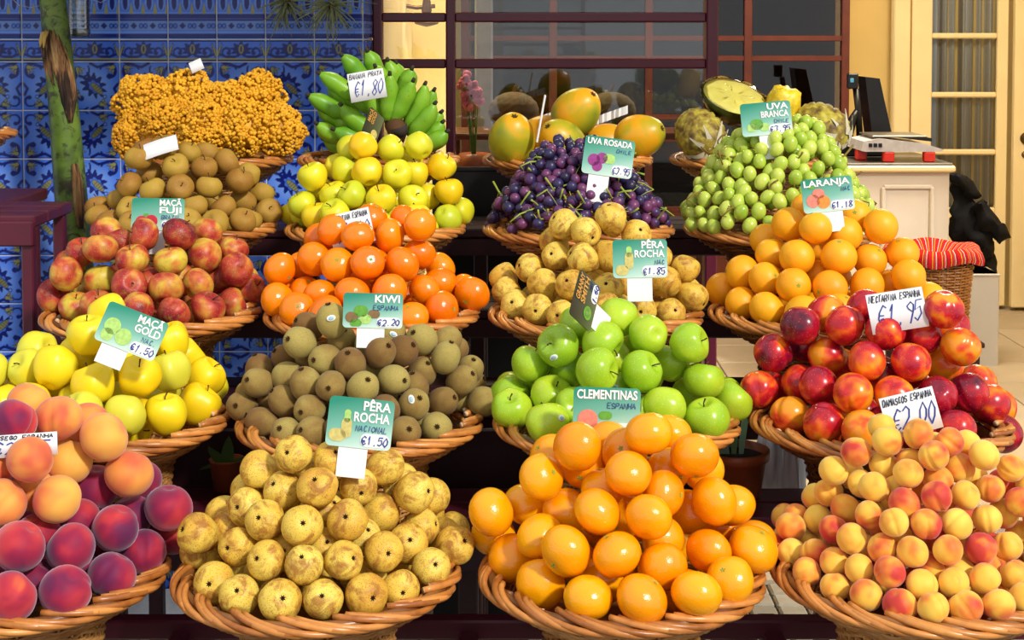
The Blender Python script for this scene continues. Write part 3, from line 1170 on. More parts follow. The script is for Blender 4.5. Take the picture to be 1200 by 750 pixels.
def solve(cn, pts, R, back_fill=True, fill_gap=1.0, keep=1.0):
    """pts: (x, y[, behind]) pixel centres of the fruits seen; returns 3-D centres and radii factors"""
    N = len(pts)
    P = np.zeros((N, 3))
    Rs = R * (1 + rng.uniform(-.05, .05, N))
    D = np.zeros((N, 3))
    for i, q in enumerate(pts):
        P[i] = hit(cn, q[0], q[1])
        d = np.array(ray(q[0], q[1]))
        D[i] = d / np.linalg.norm(d)
        if len(q) > 2:
            P[i] += D[i] * R * .9
            Rs[i] *= .97
    mob = np.array([1.0 if len(q) > 2 else .3 for q in pts])
    share = mob[:, None] / (mob[:, None] + mob[None])
    P0 = P.copy()
    for it in range(460):
        last = it >= 340
        d = P[:, None] - P[None]
        L = np.linalg.norm(d, axis=2) + np.eye(N)
        S = (Rs[:, None] + Rs[None]) * (1.0 if last else .95)
        ov = np.clip(S - L, 0, None)
        np.fill_diagonal(ov, 0)
        push = (d / L[..., None] * ov[..., None] * share[..., None]).sum(1)
        along = (push * D).sum(1, keepdims=True) * D
        P += along * .9 + (push - along) * .5
        # stay near the line of sight and near the pile's surface
        off = P - P0
        lat = off - (off * D).sum(1, keepdims=True) * D
        P -= lat * (.012 if last else .12)
        P -= (off - lat) * (.002 if last else .07) * (1.3 - mob)[:, None]
        dr = np.hypot(P[:, 0] - cn['c'].x, P[:, 1] - cn['c'].y) + 1e-6
        hx, hz = dr - cn['rim'], P[:, 2] - cn['zr']
        hl = np.hypot(hx, hz) + 1e-6
        pen = np.clip(Rs * .86 + .006 - hl, 0, None) * .12
        un = np.stack([(P[:, 0] - cn['c'].x) / dr, (P[:, 1] - cn['c'].y) / dr], 1)
        hz2 = np.where(hz < .004, .004, hz)
        P[:, 2] += pen
        P[:, 2] = np.maximum(P[:, 2], np.where(dr < cn['rim'], cn['zr'] - .052 + Rs + np.clip(dr - .09, 0, 1) * .6, -9))
        if it < 200:
            e = env(cn, P)
            P -= D * np.clip(-e - R * 1.6, 0, None)[:, None] * .3
    out = [(P[i], Rs[i] / R) for i in range(N)]
    if back_fill:
        c = np.array(cn['c'])
        K = 5200
        th = rng.uniform(0, 2 * PI, K)
        rho = cn['rb'] * np.sqrt(rng.uniform(0, 1, K))
        q = np.sqrt((rho / cn['rb']) ** 2 + .012) - .06
        zt = c[2] + cn['H'] * (1 - q)
        zz_ = zt - rng.uniform(0, 1, K) ** 1.5 * (zt - c[2] + .012)
        Q = np.stack([c[0] + rho * np.cos(th), c[1] + rho * np.sin(th), zz_], 1)
        back = np.sin(th) > .35
        depth = -env(cn, Q)
        hl = np.hypot(rho - cn['rim'], Q[:, 2] - cn['zr'])
        ok = (hl > R + .012) & (Q[:, 2] > cn['zr'] - .05 + R + np.clip(rho - .09, 0, 1) * .6) & np.where(back, depth > .0, depth > R * 1.25)
        Q = Q[ok]
        Q = Q[np.argsort(-env(cn, Q) * -1 + rng.uniform(0, .004, len(Q)))]
        A = [p for p, _ in out]
        AR = [s * R for _, s in out]
        for k in range(len(Q)):
            L = np.linalg.norm(np.array(A) - Q[k], axis=1)
            if (L > (np.array(AR) + R * .96) * fill_gap).all():
                A.append(Q[k])
                AR.append(R * .96)
                out.append((Q[k], .96))
    return out


def orient(p, cn, how):
    out = Vector((p[0] - cn['c'].x, p[1] - cn['c'].y, .06)).normalized()
    tocam = (EYE - Vector(p)).normalized()
    j = Vector((random.gauss(0, 1), random.gauss(0, 1), random.gauss(0, 1)))
    if how == 'cam':
        d = tocam * .9 + out * .55 + j * .30 if out.dot(tocam) > -.2 else out + j * .2
        d.z += .06
    elif how == 'kiwi':
        d = tocam * .65 + out * .7 + j * .36
    elif how == 'lying':
        d = tocam * .8 + out * .5 + j * (.3 if random.random() < .6 else .9)
    elif how == 'stone':
        x = (tocam + j * .55).normalized()
        zz_ = Vector((random.gauss(0, .5), random.gauss(0, .5), 1)).cross(x).cross(x) * -1
        y_ = zz_.cross(x).normalized()
        zz_ = x.cross(y_).normalized()
        return Matrix((x, y_, zz_)).transposed().to_quaternion() @ Quaternion((0, 0, 1), random.choice((0, .3, -.5, 1.2, 2.2, 3.1)))
    elif how == 'apple':
        d = Vector((0, 0, .75)) + out * .2 + j * .62
    elif how == 'side':
        d = out * .6 + Vector((0, 0, .9)) + j * .5
    else:
        d = j
    q = d.normalized().to_track_quat('Z', 'Y')
    return q @ Quaternion((0, 0, 1), random.uniform(0, 2 * PI))


def place(kd, p, s, cn, label, group, rot=None):
    K = KINDS[kd]
    me = random.choice(K['meshes'])
    sq = random.uniform(.97, 1.025)
    s *= .985
    o = obj(K['name'], me, None, None, tuple(p), rot or orient(p, cn, K['rot']), (s * sq, s / sq ** .5, s / sq ** .5))
    tag(o, label, K['cat'], group)
    for nm, m_, h in K['parts']:
        obj(nm, m_, None, o, (0, 0, h * K['R']))
    return o


def pile(key, kd, cx, row, rim_y, top_y, pts, label, group, pick=None, dz=.006, labels=None, **kw):
    R = KINDS[kd]['R']
    cn = cone_of(cx, row, rim_y, top_y, R, dz=dz)
    PILES[key] = cn
    res = solve(cn, pts, R, **kw)
    objs = []
    for i, (p, s) in enumerate(res):
        k2 = pick(i, p, len(pts)) if pick else kd
        o = place(k2, p, s * (KINDS[kd]['R'] / KINDS[k2]['R'] if k2 != kd else 1), cn, (labels or {}).get(k2, label), group)
        objs.append(o)
    return objs


def z25(x0, y0, lst):
    return [(x0 + q[0] / 2.5, y0 + q[1] / 2.5, *q[2:]) for q in lst]


b = 1
PEACH = z25(0, 450, [(40, 128), (165, 100), (190, 165, b), (75, 240), (210, 225), (300, 167), (250, 128, b), (-20, 230), (360, 260), (408, 292, b), (12, 345), (165, 350),
    (305, 312), (100, 310, b), (405, 380), (475, 375), (250, 400, b), (338, 427), (52, 475), (200, 475), (485, 452), (120, 430, b), (415, 520), (325, 560), (38, 612),
    (182, 600), (105, 565, b), (-95, 600), (-90, 470), (-110, 350), (-60, 130), (-130, 240), (90, 60, b)])
PEAR1 = z25(190, 450, [(383, 215), (497, 228), (347, 248, b), (440, 248, b), (347, 303), (453, 307), (572, 296), (612, 265, b), (670, 250, b), (705, 285, b), (730, 320),
    (250, 308, b), (248, 360), (295, 270, b), (303, 405), (413, 415), (542, 402), (653, 370), (770, 350, b), (790, 380, b), (175, 385, b), (172, 430), (220, 478), (302, 520),
    (415, 528), (532, 520), (648, 495), (728, 467), (770, 420), (112, 440), (110, 490, b), (118, 540), (155, 582), (228, 615), (350, 630), (473, 632), (597, 615),
    (697, 600), (785, 562), (825, 515), (850, 470), (845, 425, b), (480, 372, b), (590, 455, b), (470, 470, b), (360, 470, b), (605, 555, b), (560, 245, b)])
CLEM1 = z25(530, 450, [(566, 155), (455, 178, b), (365, 190), (640, 160, b), (395, 250), (522, 282), (632, 250), (705, 230), (500, 210, b), (300, 215, b), (275, 285),
    (740, 270, b), (755, 335), (310, 345), (418, 390), (575, 400), (703, 365), (210, 370), (128, 385), (455, 320, b), (605, 325, b), (805, 390, b), (135, 455), (255, 445),
    (355, 490), (483, 505), (620, 525), (745, 495), (795, 450, b), (870, 485), (170, 525), (268, 575), (392, 613), (549, 635), (703, 635), (810, 613), (870, 560),
    (655, 445, b), (510, 375, b), (440, 575, b), (690, 575, b)])
APRI = z25(840, 450, [(590, 150), (503, 172), (485, 125, b), (680, 170), (730, 185, b), (420, 205), (475, 235), (560, 210, b), (632, 212), (723, 238), (770, 215), (355, 260),
    (385, 270, b), (415, 285), (463, 310), (563, 272), (655, 275, b), (512, 300, b), (645, 332), (728, 325), (803, 305), (840, 290, b), (335, 325), (372, 357), (553, 345),
    (440, 388), (518, 408), (612, 418), (705, 413), (792, 395), (848, 380), (885, 350), (280, 345, b), (245, 385, b), (285, 395), (335, 435), (230, 430), (250, 460),
    (400, 460), (480, 480), (575, 498), (675, 493), (768, 487), (848, 477), (893, 440), (172, 472), (195, 500), (285, 490), (340, 517), (228, 535), (420, 540), (510, 555),
    (600, 585), (695, 580), (788, 575), (870, 563), (280, 568), (348, 592), (442, 610), (537, 638), (632, 650), (723, 645), (820, 655), (900, 640), (630, 540, b),
    (530, 450, b), (720, 545, b), (815, 530, b), (200, 400, b), (640, 180, b), (940, 400), (950, 490), (955, 560), (985, 620), (930, 330, b), (1020, 560), (1010, 450), (757, 272, b), (862, 252, b), (905, 300, b)])
GOLD = z25(0, 220, [(262, 435), (232, 490, b), (318, 375, b), (500, 460, b), (500, 535), (545, 500, b), (407, 555), (273, 578), (163, 540), (85, 535), (105, 480, b),
    (85, 640), (5, 640), (365, 670), (487, 665), (240, 655, b), (583, 640), (610, 600, b), (595, 570, b), (205, 600, b), (20, 585, b), (-60, 690), (-30, 540, b), (395, 450, b), (330, 500, b)])
KIWI = z25(270, 220, [(300, 395), (230, 420, b), (325, 440), (210, 460), (220, 490), (273, 505), (352, 520), (400, 460, b), (433, 487), (510, 475), (555, 450), (475, 430, b),
    (628, 455, b), (630, 505), (565, 540), (478, 562), (170, 552), (220, 580), (300, 580), (388, 590), (90, 575), (108, 610), (60, 600, b), (155, 630), (228, 655), (540, 640),
    (625, 622), (670, 570), (700, 535, b), (730, 625), (685, 660), (600, 700), (510, 715), (45, 645), (102, 685), (175, 715), (250, 710), (450, 650), (340, 650, b),
    (155, 510, b), (105, 540, b), (650, 475, b), (320, 705), (410, 715), (540, 585, b), (400, 530, b), (700, 580, b)])
GRAN = z25(550, 220, [(440, 398), (320, 415), (527, 425), (500, 460, b), (390, 455), (270, 460), (420, 490, b), (285, 520), (372, 538), (505, 540), (590, 510), (628, 470),
    (205, 520, b), (195, 565, b), (220, 620), (310, 640), (135, 600, b), (120, 640), (148, 692), (235, 720), (575, 645), (665, 612), (690, 565), (745, 615, b), (745, 675),
    (690, 715), (620, 725, b), (430, 640, b), (430, 590, b), (360, 720), (480, 730)])
NECT = z25(820, 220, [(703, 370), (475, 355, b), (425, 408), (547, 430), (663, 418), (295, 408), (310, 450, b), (370, 490), (488, 515), (615, 520), (720, 510), (760, 470),
    (730, 415, b), (230, 500), (280, 555), (347, 583), (457, 603), (575, 610), (700, 610), (792, 605), (820, 575, b), (178, 587), (210, 635), (267, 665), (368, 685), (475, 705),
    (745, 700), (840, 695), (875, 650, b), (535, 550, b), (375, 375, b), (880, 705, b), (620, 690), (600, 360, b)])
FUJI = z25(0, 220, [(427, 143), (317, 135, b), (527, 143), (605, 140, b), (295, 180), (240, 190, b), (392, 218), (500, 217), (595, 200), (645, 190, b), (210, 230, b),
    (205, 268), (285, 268), (377, 285), (487, 295), (580, 285), (650, 262), (685, 240), (675, 195, b), (165, 325), (217, 338), (290, 340), (405, 350), (505, 365), (608, 350),
    (685, 335), (720, 300), (715, 272, b), (440, 270, b), (240, 300, b), (350, 160, b), (310, 365, b), (545, 250, b)])
CLEM3 = z25(270, 220, [(435, 95, b), (365, 152), (473, 143), (545, 120), (295, 142), (255, 208), (313, 232), (397, 237), (500, 232), (565, 205), (260, 160, b), (155, 270),
    (205, 285), (262, 305), (355, 312), (465, 305), (565, 298), (625, 270), (145, 318), (160, 358), (207, 380), (290, 370), (620, 240, b), (535, 380), (612, 370), (677, 345),
    (690, 305), (205, 235, b), (430, 190, b), (340, 375, b), (490, 95, b), (450, 375, b), (390, 385)])
PEAR3 = z25(550, 220, [(420, 95), (280, 108), (343, 128), (480, 135), (245, 155, b), (253, 200), (340, 205), (410, 205), (175, 235), (213, 278), (300, 285), (100, 270, b),
    (110, 305), (405, 297), (580, 275), (615, 240, b), (135, 345), (200, 357), (270, 375), (500, 357), (590, 367), (655, 345), (400, 350, b), (640, 300, b), (560, 210, b),
    (460, 290, b), (345, 330, b), (450, 350, b), (500, 220, b)])
ORAN = z25(820, 220, [(258, 120), (332, 125), (437, 135), (515, 125), (455, 85, b), (310, 65, b), (195, 155, b), (208, 188), (290, 210), (405, 208), (507, 205), (583, 203),
    (128, 250), (190, 268), (275, 287), (383, 293), (490, 290), (570, 280), (620, 272), (75, 315), (123, 338), (202, 350), (305, 360), (405, 355), (655, 315), (345, 240, b),
    (350, 190, b), (480, 355, b), (560, 345, b), (640, 345)])
RUSS = [(194, 174), (218, 178, b), (171, 178, b), (240, 180, b), (163, 190), (173, 201), (205, 194), (241, 198), (265, 192), (153, 217), (177, 224), (212, 220), (247, 222),
    (280, 212), (290, 205, b), (138, 235), (152, 246), (228, 242), (262, 242), (288, 235), (252, 261), (292, 258), (122, 252), (130, 262), (200, 245, b), (178, 250),
    (305, 228, b), (312, 248), (115, 243, b), (275, 262), (220, 260), (190, 262), (160, 266)]
YELL = [(428, 172), (455, 174), (490, 174), (410, 178, b), (397, 193, b), (404, 200), (430, 203), (467, 206), (491, 200), (513, 200), (370, 213), (375, 223), (388, 228),
    (413, 230), (447, 235), (482, 237), (503, 230), (522, 230), (357, 242), (372, 252), (393, 250), (356, 256), (523, 259), (538, 257), (500, 260, b), (462, 252, b),
    (488, 255), (425, 255, b), (443, 262), (345, 250, b), (480, 190, b), (445, 215, b)]

BASKETS = [
    (28, 668, 0, 'round wicker basket heaped with purple red peaches', 0, 1),
    (372, 668, 0, 'round wicker basket of rocha pears in front of the kiwis', 0, 1),
    (728, 668, 0, 'round wicker basket of shiny clementines in front of green apples', 0, 1),
    (1076, 668, 0, 'round wicker basket heaped with small blushed apricots', 0, 1.02),
    (122, 494, 1, 'round wicker basket of golden apples behind the peaches', 0, 1),
    (422, 494, 1, 'round wicker basket heaped with brown kiwis', 0, 1),
    (722, 494, 1, 'round wicker basket heaped with bright green apples', 0, 1),
    (1030, 494, 1, 'dark footed wicker basket heaped with glossy red nectarines', 1, 1.05),
    (178, 368, 2, 'round wicker basket of red and yellow striped apples', 0, 1),
    (436, 368, 2, 'round wicker basket of clementines behind the kiwis', 0, 1),
    (698, 368, 2, 'round wicker basket of rocha pears behind the green apples', 0, 1),
    (957, 368, 2, 'dark footed wicker basket heaped with oranges', 1, 1),
    (218, 268, 3, 'round wicker basket heaped with brown russet apples', 0, 1),
    (440, 268, 3, 'round wicker basket of yellow apples below the green bananas', 0, 1),
    (678, 268, 3, 'round wicker basket heaped with purple grapes', 0, 1.06),
    (918, 268, 3, 'dark footed wicker basket heaped with green grapes', 1, 1.10),
    (248, 187, 4, 'round wicker basket under the clusters of tiny yellow berries', 0, 1),
    (444, 187, 4, 'round wicker basket holding the green banana bunch', 0, 1),
    (665, 187, 4, 'round wicker basket holding the green orange papayas', 0, 1.05),
    (885, 187, 4, 'round wicker basket holding the pineapples', 0, 1.05),
]
for cx, y, row, lab, dk, sc_ in BASKETS:
    basket(cx, y, row, lab, bool(dk), sc_, spin=random.uniform(0, .39))

pile('peach', 'peach', 32, 0, 668, 482, PEACH, 'velvety dark red and purple peach low in the heaped peach basket', 'peaches in the heaped basket',
     labels={'peach_pale': 'velvety orange yellow peach near the top of the heaped peach basket'},
     pick=lambda i, p, n: 'peach_pale' if p[2] > RIM_Z[0] + .112 and i % 9 else 'peach')
pile('pear1', 'pear', 372, 0, 668, 532, PEAR1, 'speckled yellow rocha pear in the pile in front of the kiwis', 'pears in front of the kiwis', fill_gap=1.08)
pile('clem1', 'clementine', 728, 0, 668, 508, CLEM1, 'large shiny orange clementine in the pile in front of the green apples', 'clementines in front of the green apples')
pile('apri', 'apricot', 1076, 0, 668, 505, APRI, 'small yellow apricot with pink blush heaped in front of the nectarines', 'apricots in the heaped basket')
pile('gold', 'golden', 122, 1, 494, 372, GOLD, 'bright golden yellow apple in the pile behind the peaches', 'golden apples behind the peaches')
pile('kiwi', 'kiwi', 422, 1, 494, 378, KIWI, 'brown fuzzy kiwi in heaped wicker basket', 'kiwis in the heaped basket', fill_gap=1.06)
pile('gran', 'granny', 722, 1, 494, 376, GRAN, 'bright green apple in heaped wicker basket', 'green apples in the heaped basket')
pile('nect', 'nectarine', 1030, 1, 494, 362, NECT, 'glossy dark red nectarine with orange patches in heaped basket', 'nectarines in the heaped basket')
pile('fuji', 'fuji', 178, 2, 368, 272, FUJI, 'red and yellow streaked apple in the pile above the golden apples', 'streaked red apples')
pile('clem3', 'clementine_back', 436, 2, 368, 256, CLEM3, 'deep orange clementine in the pile behind the kiwis', 'clementines behind the kiwis')
pile('pear3', 'pear_back', 698, 2, 368, 258, PEAR3, 'russeted yellow rocha pear in the pile behind the green apples', 'pears behind the green apples', fill_gap=1.08)
pile('oran', 'orange', 957, 2, 368, 246, ORAN, 'bright orange in the pile below the green grapes', 'oranges below the green grapes')
pile('russ', 'russet', 218, 3, 268, 176, RUSS, 'dull brown russet apple in the pile below the yellow berries', 'russet apples below the berries')
pile('yell', 'pale_golden', 440, 3, 268, 172, YELL, 'yellow apple in the pile below the green bananas', 'yellow apples below the bananas')

# ================================================================== GRAPES
def grape_pile(cx, row, rim_y, top_y, seeds_px, R, mat, stem_mat, label, group, elong, curls, green):
    cn = cone_of(cx, row, rim_y, top_y, R, rb=RB * (1.05 if green else 1.0) - .004, dz=.0)
    gm = [body_mesh('grape', R, mat, lambda phi: (math.sin(phi), elong * math.cos(phi)), nu=14, nv=10, irr=.04, seed=k) for k in range(2)]
    seeds = [Vector(hit(cn, x, y)) for x, y in seeds_px]
    seeds += [cn['c'] + Vector((.05 * math.cos(a), .05 * math.sin(a), cn['H'] * .75)) for a in (.5, 2.6)]

    def surf(X, Y):
        rho = math.hypot(X - cn['c'].x, Y - cn['c'].y)
        q = math.sqrt((rho / cn['rb']) ** 2 + .05) - .10
        return cn['c'].z + cn['H'] * (1 - max(0, q) ** 2.0)
    pts, own = [], []
    for layer, off, K in ((0, 0.0, 9000), (1, R * 1.7, 5000)):
        for _ in range(K):
            a = random.uniform(-PI, PI)
            if math.sin(a) > .25 and random.random() < .9:
                continue
            if layer and math.sin(a) > .1:
                continue
            rho = cn['rb'] * math.sqrt(random.random()) * (1.04 if layer == 0 else .9)
            X, Y = cn['c'].x + rho * math.cos(a), cn['c'].y + rho * math.sin(a)
            z = surf(X, Y)
            ds = [(s - Vector((X, Y, z))).length for s in seeds]
            k = min(range(len(ds)), key=lambda i: ds[i])
            bulge = .026 * max(0, 1 - (ds[k] / .062) ** 2) - .006
            if ds[k] > .088 and layer == 0 and random.random() < .6:
                continue
            p = Vector((X, Y, z + bulge + random.uniform(-.004, .004) - off))
            if p.z < cn['c'].z - .004 and rho > cn['rb'] * .97:
                p.z = cn['c'].z + .004
            lim = (R * 1.78) ** 2
            if all((p - q).length_squared > lim for q in pts):
                pts.append(p)
                own.append(k)
    for k, s in enumerate(seeds):
        mem = [p for p, o in zip(pts, own) if o == k]
        if len(mem) < 4:
            continue
        e = empty('grape_bunch', s)
        tag(e, label, 'grapes', group)
        for p in mem:
            rx = (random.uniform(-1, 1), random.uniform(-1, 1), random.uniform(0, 6))
            if green:
                rx = (random.uniform(-.6, .6), random.uniform(-.6, .6), random.uniform(0, 6))
            obj('grape', random.choice(gm), None, e, p - s, rx, random.uniform(.88, 1.1))
        mb = MB()
        up = Vector((0, -.25, 1)).normalized()
        top = sum(mem, Vector()) / len(mem)
        ax = Vector((random.uniform(-1, 1), -.4, random.uniform(-.7, .2))).normalized() * .045
        spine = [top - s + ax * t + up * (.017 + .004 * math.sin(5 * t)) for t in (-1, -.5, 0, .5, 1)]
        mb.tube(spine, [.0023, .0021, .0019, .0017, .0014], 5)
        for p in random.sample(mem, min(len(mem), 9)):
            q = min(spine, key=lambda v: (v - (p - s)).length)
            m_ = (q + p - s) / 2 + up * .006
            mb.tube([q, m_, p - s + up * R * .7], [.0011, .0009, .0008], 4)
        mb.build('stem', stem_mat, e, smooth=True)
        # a few loose curling stem ends that stick out of the bunch
        for c_ in range(curls):
            p = random.choice(mem) - s
            d = Vector((random.uniform(-1, 1), random.uniform(-1.0, -.2), random.uniform(-.1, .9))).normalized()
            side = Vector((random.uniform(-1, 1), 0, random.uniform(-1, 1))) * .012
            L = random.uniform(.022, .04)
            pth = [p + d * L * t + side * math.sin(t * 3.2) + Vector((0, 0, .014 * t * t)) for t in (0, .25, .5, .75, 1)]
            MB().tube(pth, [.0021, .0019, .0017, .0017, .0024], 5).build('tendril', stem_mat, e, smooth=True)
    PILES['grape%d' % green] = cn


grape_pile(676, 3, 268, 168, [(600, 250), (640, 205), (625, 275), (690, 215), (680, 270), (735, 235), (765, 260), (660, 240), (590, 265), (715, 262)], .0113,
           M['purple_grape'], M['stem_green'], 'loose bunch of purple grapes with curling pale stems', 'purple grape bunches', 1.06, 3, 0)
grape_pile(912, 3, 268, 142, [(830, 180), (830, 240), (875, 200), (870, 260), (920, 180), (925, 235), (960, 200), (985, 240), (1010, 250), (895, 160), (800, 255), (950, 160)], .0138,
           M['green_grape'], M['stem_tan'], 'bunch of oval green grapes heaped above the oranges', 'green grape bunches', 1.22, 1, 1)

# ================================================================== YELLOW BERRY CLUSTERS
ico_v, ico_f = [], []


def _ico():
    t = (1 + 5 ** .5) / 2
    v = [Vector(p).normalized() for p in ((-1, t, 0), (1, t, 0), (-1, -t, 0), (1, -t, 0), (0, -1, t), (0, 1, t), (0, -1, -t), (0, 1, -t), (t, 0, -1), (t, 0, 1), (-t, 0, -1), (-t, 0, 1))]
    f = [(0, 11, 5), (0, 5, 1), (0, 1, 7), (0, 7, 10), (0, 10, 11), (1, 5, 9), (5, 11, 4), (11, 10, 2), (10, 7, 6), (7, 1, 8), (3, 9, 4), (3, 4, 2), (3, 2, 6), (3, 6, 8), (3, 8, 9), (4, 9, 5), (2, 4, 11), (6, 2, 10), (8, 6, 7), (9, 8, 1)]
    out, cache = [], {}

    def mid(a, b_):
        k = (min(a, b_), max(a, b_))
        if k not in cache:
            v.append(((v[a] + v[b_]) / 2).normalized())
            cache[k] = len(v) - 1
        return cache[k]
    for a, b_, c in f:
        x, y, z = mid(a, b_), mid(b_, c), mid(c, a)
        out += [(a, x, z), (b_, y, x), (c, z, y), (x, y, z)]
    return v, out


ico_v, ico_f = _ico()


def berry_cluster(x, y, rx, ry, D, nb, br=.0044):
    c = at(x, y, D)
    a, h = rx * mpp(D), ry * mpp(D)
    e = empty('berry_cluster', c - Vector((0, 0, h)))
    tag(e, 'rounded cluster of tiny yellow berries piled above the russet apples', 'berries', 'clusters of tiny yellow berries')
    V = np.array([tuple(v) for v in ico_v])
    allv, allf, pts = [], [], []
    sd = Vector((x * .13, y * .07, 3))
    while len(pts) < nb:
        d = Vector((random.gauss(0, 1), random.gauss(0, 1), random.gauss(0, 1))).normalized()
        if d.y > .45:
            continue
        k = 1 + .22 * noise.noise(d * 2.2 + sd) + .05 * noise.noise(d * 9 + sd)
        p = Vector((d.x * a, d.y * a * .8, d.z * h)) * k
        p *= random.uniform(.94, 1.02)
        pts.append(p + Vector((0, 0, h)))
    for i, p in enumerate(pts):
        allv.append(V * br * random.uniform(.8, 1.15) + np.array(p))
        allf.append(np.array(ico_f) + i * len(V))
    me = bpy.data.meshes.new('berries')
    me.from_pydata(np.concatenate(allv).tolist(), [], np.concatenate(allf).tolist())
    me.polygons.foreach_set('use_smooth', [True] * len(me.polygons))
    o = obj('berries', me, M['berry'], e)
    o['kind'] = 'stuff'
    core = MB().lathe([(0, 1), (.5, .87), (.87, .5), (1, 0), (.87, -.5), (.5, -.87), (0, -1)], 14)
    core.v = [(q[0] * a * .82, q[1] * a * .66, h + q[2] * h * .82) for q in core.v]
    core.build('stem_mass', M['berry'], e, smooth=True)


for q in ((172, 118, 36, 30, 3.30, 950), (219, 113, 34, 30, 3.31, 850), (263, 122, 30, 26, 3.29, 700), (302, 112, 31, 28, 3.32, 800), (326, 152, 30, 30, 3.27, 800),
          (284, 150, 36, 32, 3.25, 950), (236, 152, 30, 34, 3.23, 850), (196, 145, 30, 28, 3.25, 700), (160, 160, 26, 30, 3.27, 700)):
    berry_cluster(*q)

# ================================================================== BANANAS
def banana_mesh(L, r, bend):
    mb = MB()
    n = 13
    pts, rad = [], []
    for i in range(n):
        t = i / (n - 1)
        pts.append((0, -bend * 4 * t * (1 - t), L * t))
        rad.append(r * (.42 + .58 * min(1, t / .22) if t < .22 else (1 if t < .62 else max(.20, 1 - ((t - .62) / .38) ** 1.8 * .82))))
    mb.tube(pts, rad, 10)
    V = []
    for i, v in enumerate(mb.v):                            # a soft five-sided section
        k, j = divmod(i, 10)
        f = 1.0 + .05 * math.cos(5 * 2 * PI * j / 10)
        c = Vector(pts[k])
        V.append(tuple(c + (Vector(v) - c) * f))
    mb.v = V
    return mb.mesh('banana', M['banana'])


tip_me = MB().lathe([(0, .008), (.0035, .008), (.0045, .003), (.005, -.002), (0, -.003)], 10).mesh('banana_tip', plain('dark_banana_tip', (44, 40, 24), .8))
BAN = [((185, 335), (320, 412), 2), ((222, 258), (360, 350), 3), ((302, 195), (385, 300), 4), ((392, 180), (430, 275), 5), ((218, 378), (325, 440), 3), ((215, 435), (310, 492), 2),
       ((275, 455), (395, 492), 0), ((300, 370), (420, 465), 0), ((330, 300), (410, 400), 2), ((370, 285), (440, 415), 1), ((463, 213), (495, 335), 4), ((470, 262), (462, 425), 0),
       ((492, 222), (505, 330), 5), ((548, 243), (515, 345), 3), ((552, 285), (480, 428), 0), ((594, 296), (520, 462), 1), ((625, 318), (555, 430), 3), ((628, 365), (535, 478), 0),
       ((650, 395), (580, 470), 2), ((670, 463), (580, 512), 0), ((240, 490), (345, 522), 3), ((420, 235), (455, 320), 3), ((285, 400), (350, 470), 3), ((300, 325), (390, 385), 4),
       ((655, 430), (590, 490), 1), ((258, 300), (350, 385), 4)]
BD = 3.24
bc = at(455, 150, BD + .06)
bunch = empty('banana_bunch', bc)
tag(bunch, 'large bunch of unripe green bananas in wicker basket', 'bananas')
for (tx, ty), (bx_, by_), dep in BAN:
    pb = at(300 + bx_ / 3, by_ / 3, BD + .022 * dep + .02)
    pt = at(300 + tx / 3, ty / 3, BD + .022 * dep)
    d = pt - pb
    L = d.length
    me = banana_mesh(L, .0205, L * random.uniform(.07, .12))
    q = d.normalized().to_track_quat('Z', 'Y')
    # bend outwards from the middle of the bunch
    out = (pb + pt) / 2 - at(452, 150, BD)
    ang = random.uniform(-.3, .3)
    loc_out = q.inverted() @ out
    q = q @ Quaternion((0, 0, 1), math.atan2(loc_out.y, loc_out.x) + PI / 2 + ang)
    o = obj('banana', me, None, bunch, pb - bc, q)
    obj('banana_tip', tip_me, None, o, (0, 0, L))
MB().tube([at(464, 165, BD + .0) - bc, at(466, 152, BD - .012) - bc, at(462, 146, BD + .04) - bc, at(455, 120, BD + .1) - bc], [.019, .024, .022, .017], 10).build('stalk', M['stem_brown'], bunch, smooth=True)
MB().tube([at(470, 158, BD - .008) - bc, at(467, 148, BD - .016) - bc], [.014, .02], 8).build('cut_stalk_end', plain('dark_cut_stalk', (48, 40, 34), .9), bunch, smooth=True)

# ================================================================== PAPAYAS
def p_papaya(phi):
    s, c = math.sin(phi), math.cos(phi)
    return s * (1 - .12 * c), 1.22 * c - dimple(phi, .07, .2) * (1 if c > 0 else -1)


pap = [body_mesh('papaya', .0535, M['papaya'], p_papaya, 5, .022, irr=.05, seed=k, nu=34, nv=24) for k in range(2)]
pap_end = star_mesh('stem_scar', .008, 6, M['stem_brown'], .0015, .7)
for (x, y, D, s, dr) in ((600, 162, 3.22, .98, (.1, -.6, .9)), (676, 131, 3.32, 1.0, (.6, -.5, .7)), (658, 167, 3.24, .95, (-.5, -.5, .6)), (712, 168, 3.43, .9, (-.7, -.2, .3)),
                         (750, 160, 3.29, .95, (.8, -.5, .35)), (640, 160, 3.40, .95, (-.7, .3, .2))):
    o = obj('papaya', random.choice(pap), None, None, at(x, y, D), Vector(dr).normalized().to_track_quat('Z', 'Y') @ Quaternion((0, 0, 1), random.random() * 6), s)
    tag(o, 'large green and orange papaya in the basket above the purple grapes', 'papaya', 'papayas above the purple grapes')
    obj('stem_scar', pap_end, None, o, (0, 0, .0535 * 1.15))

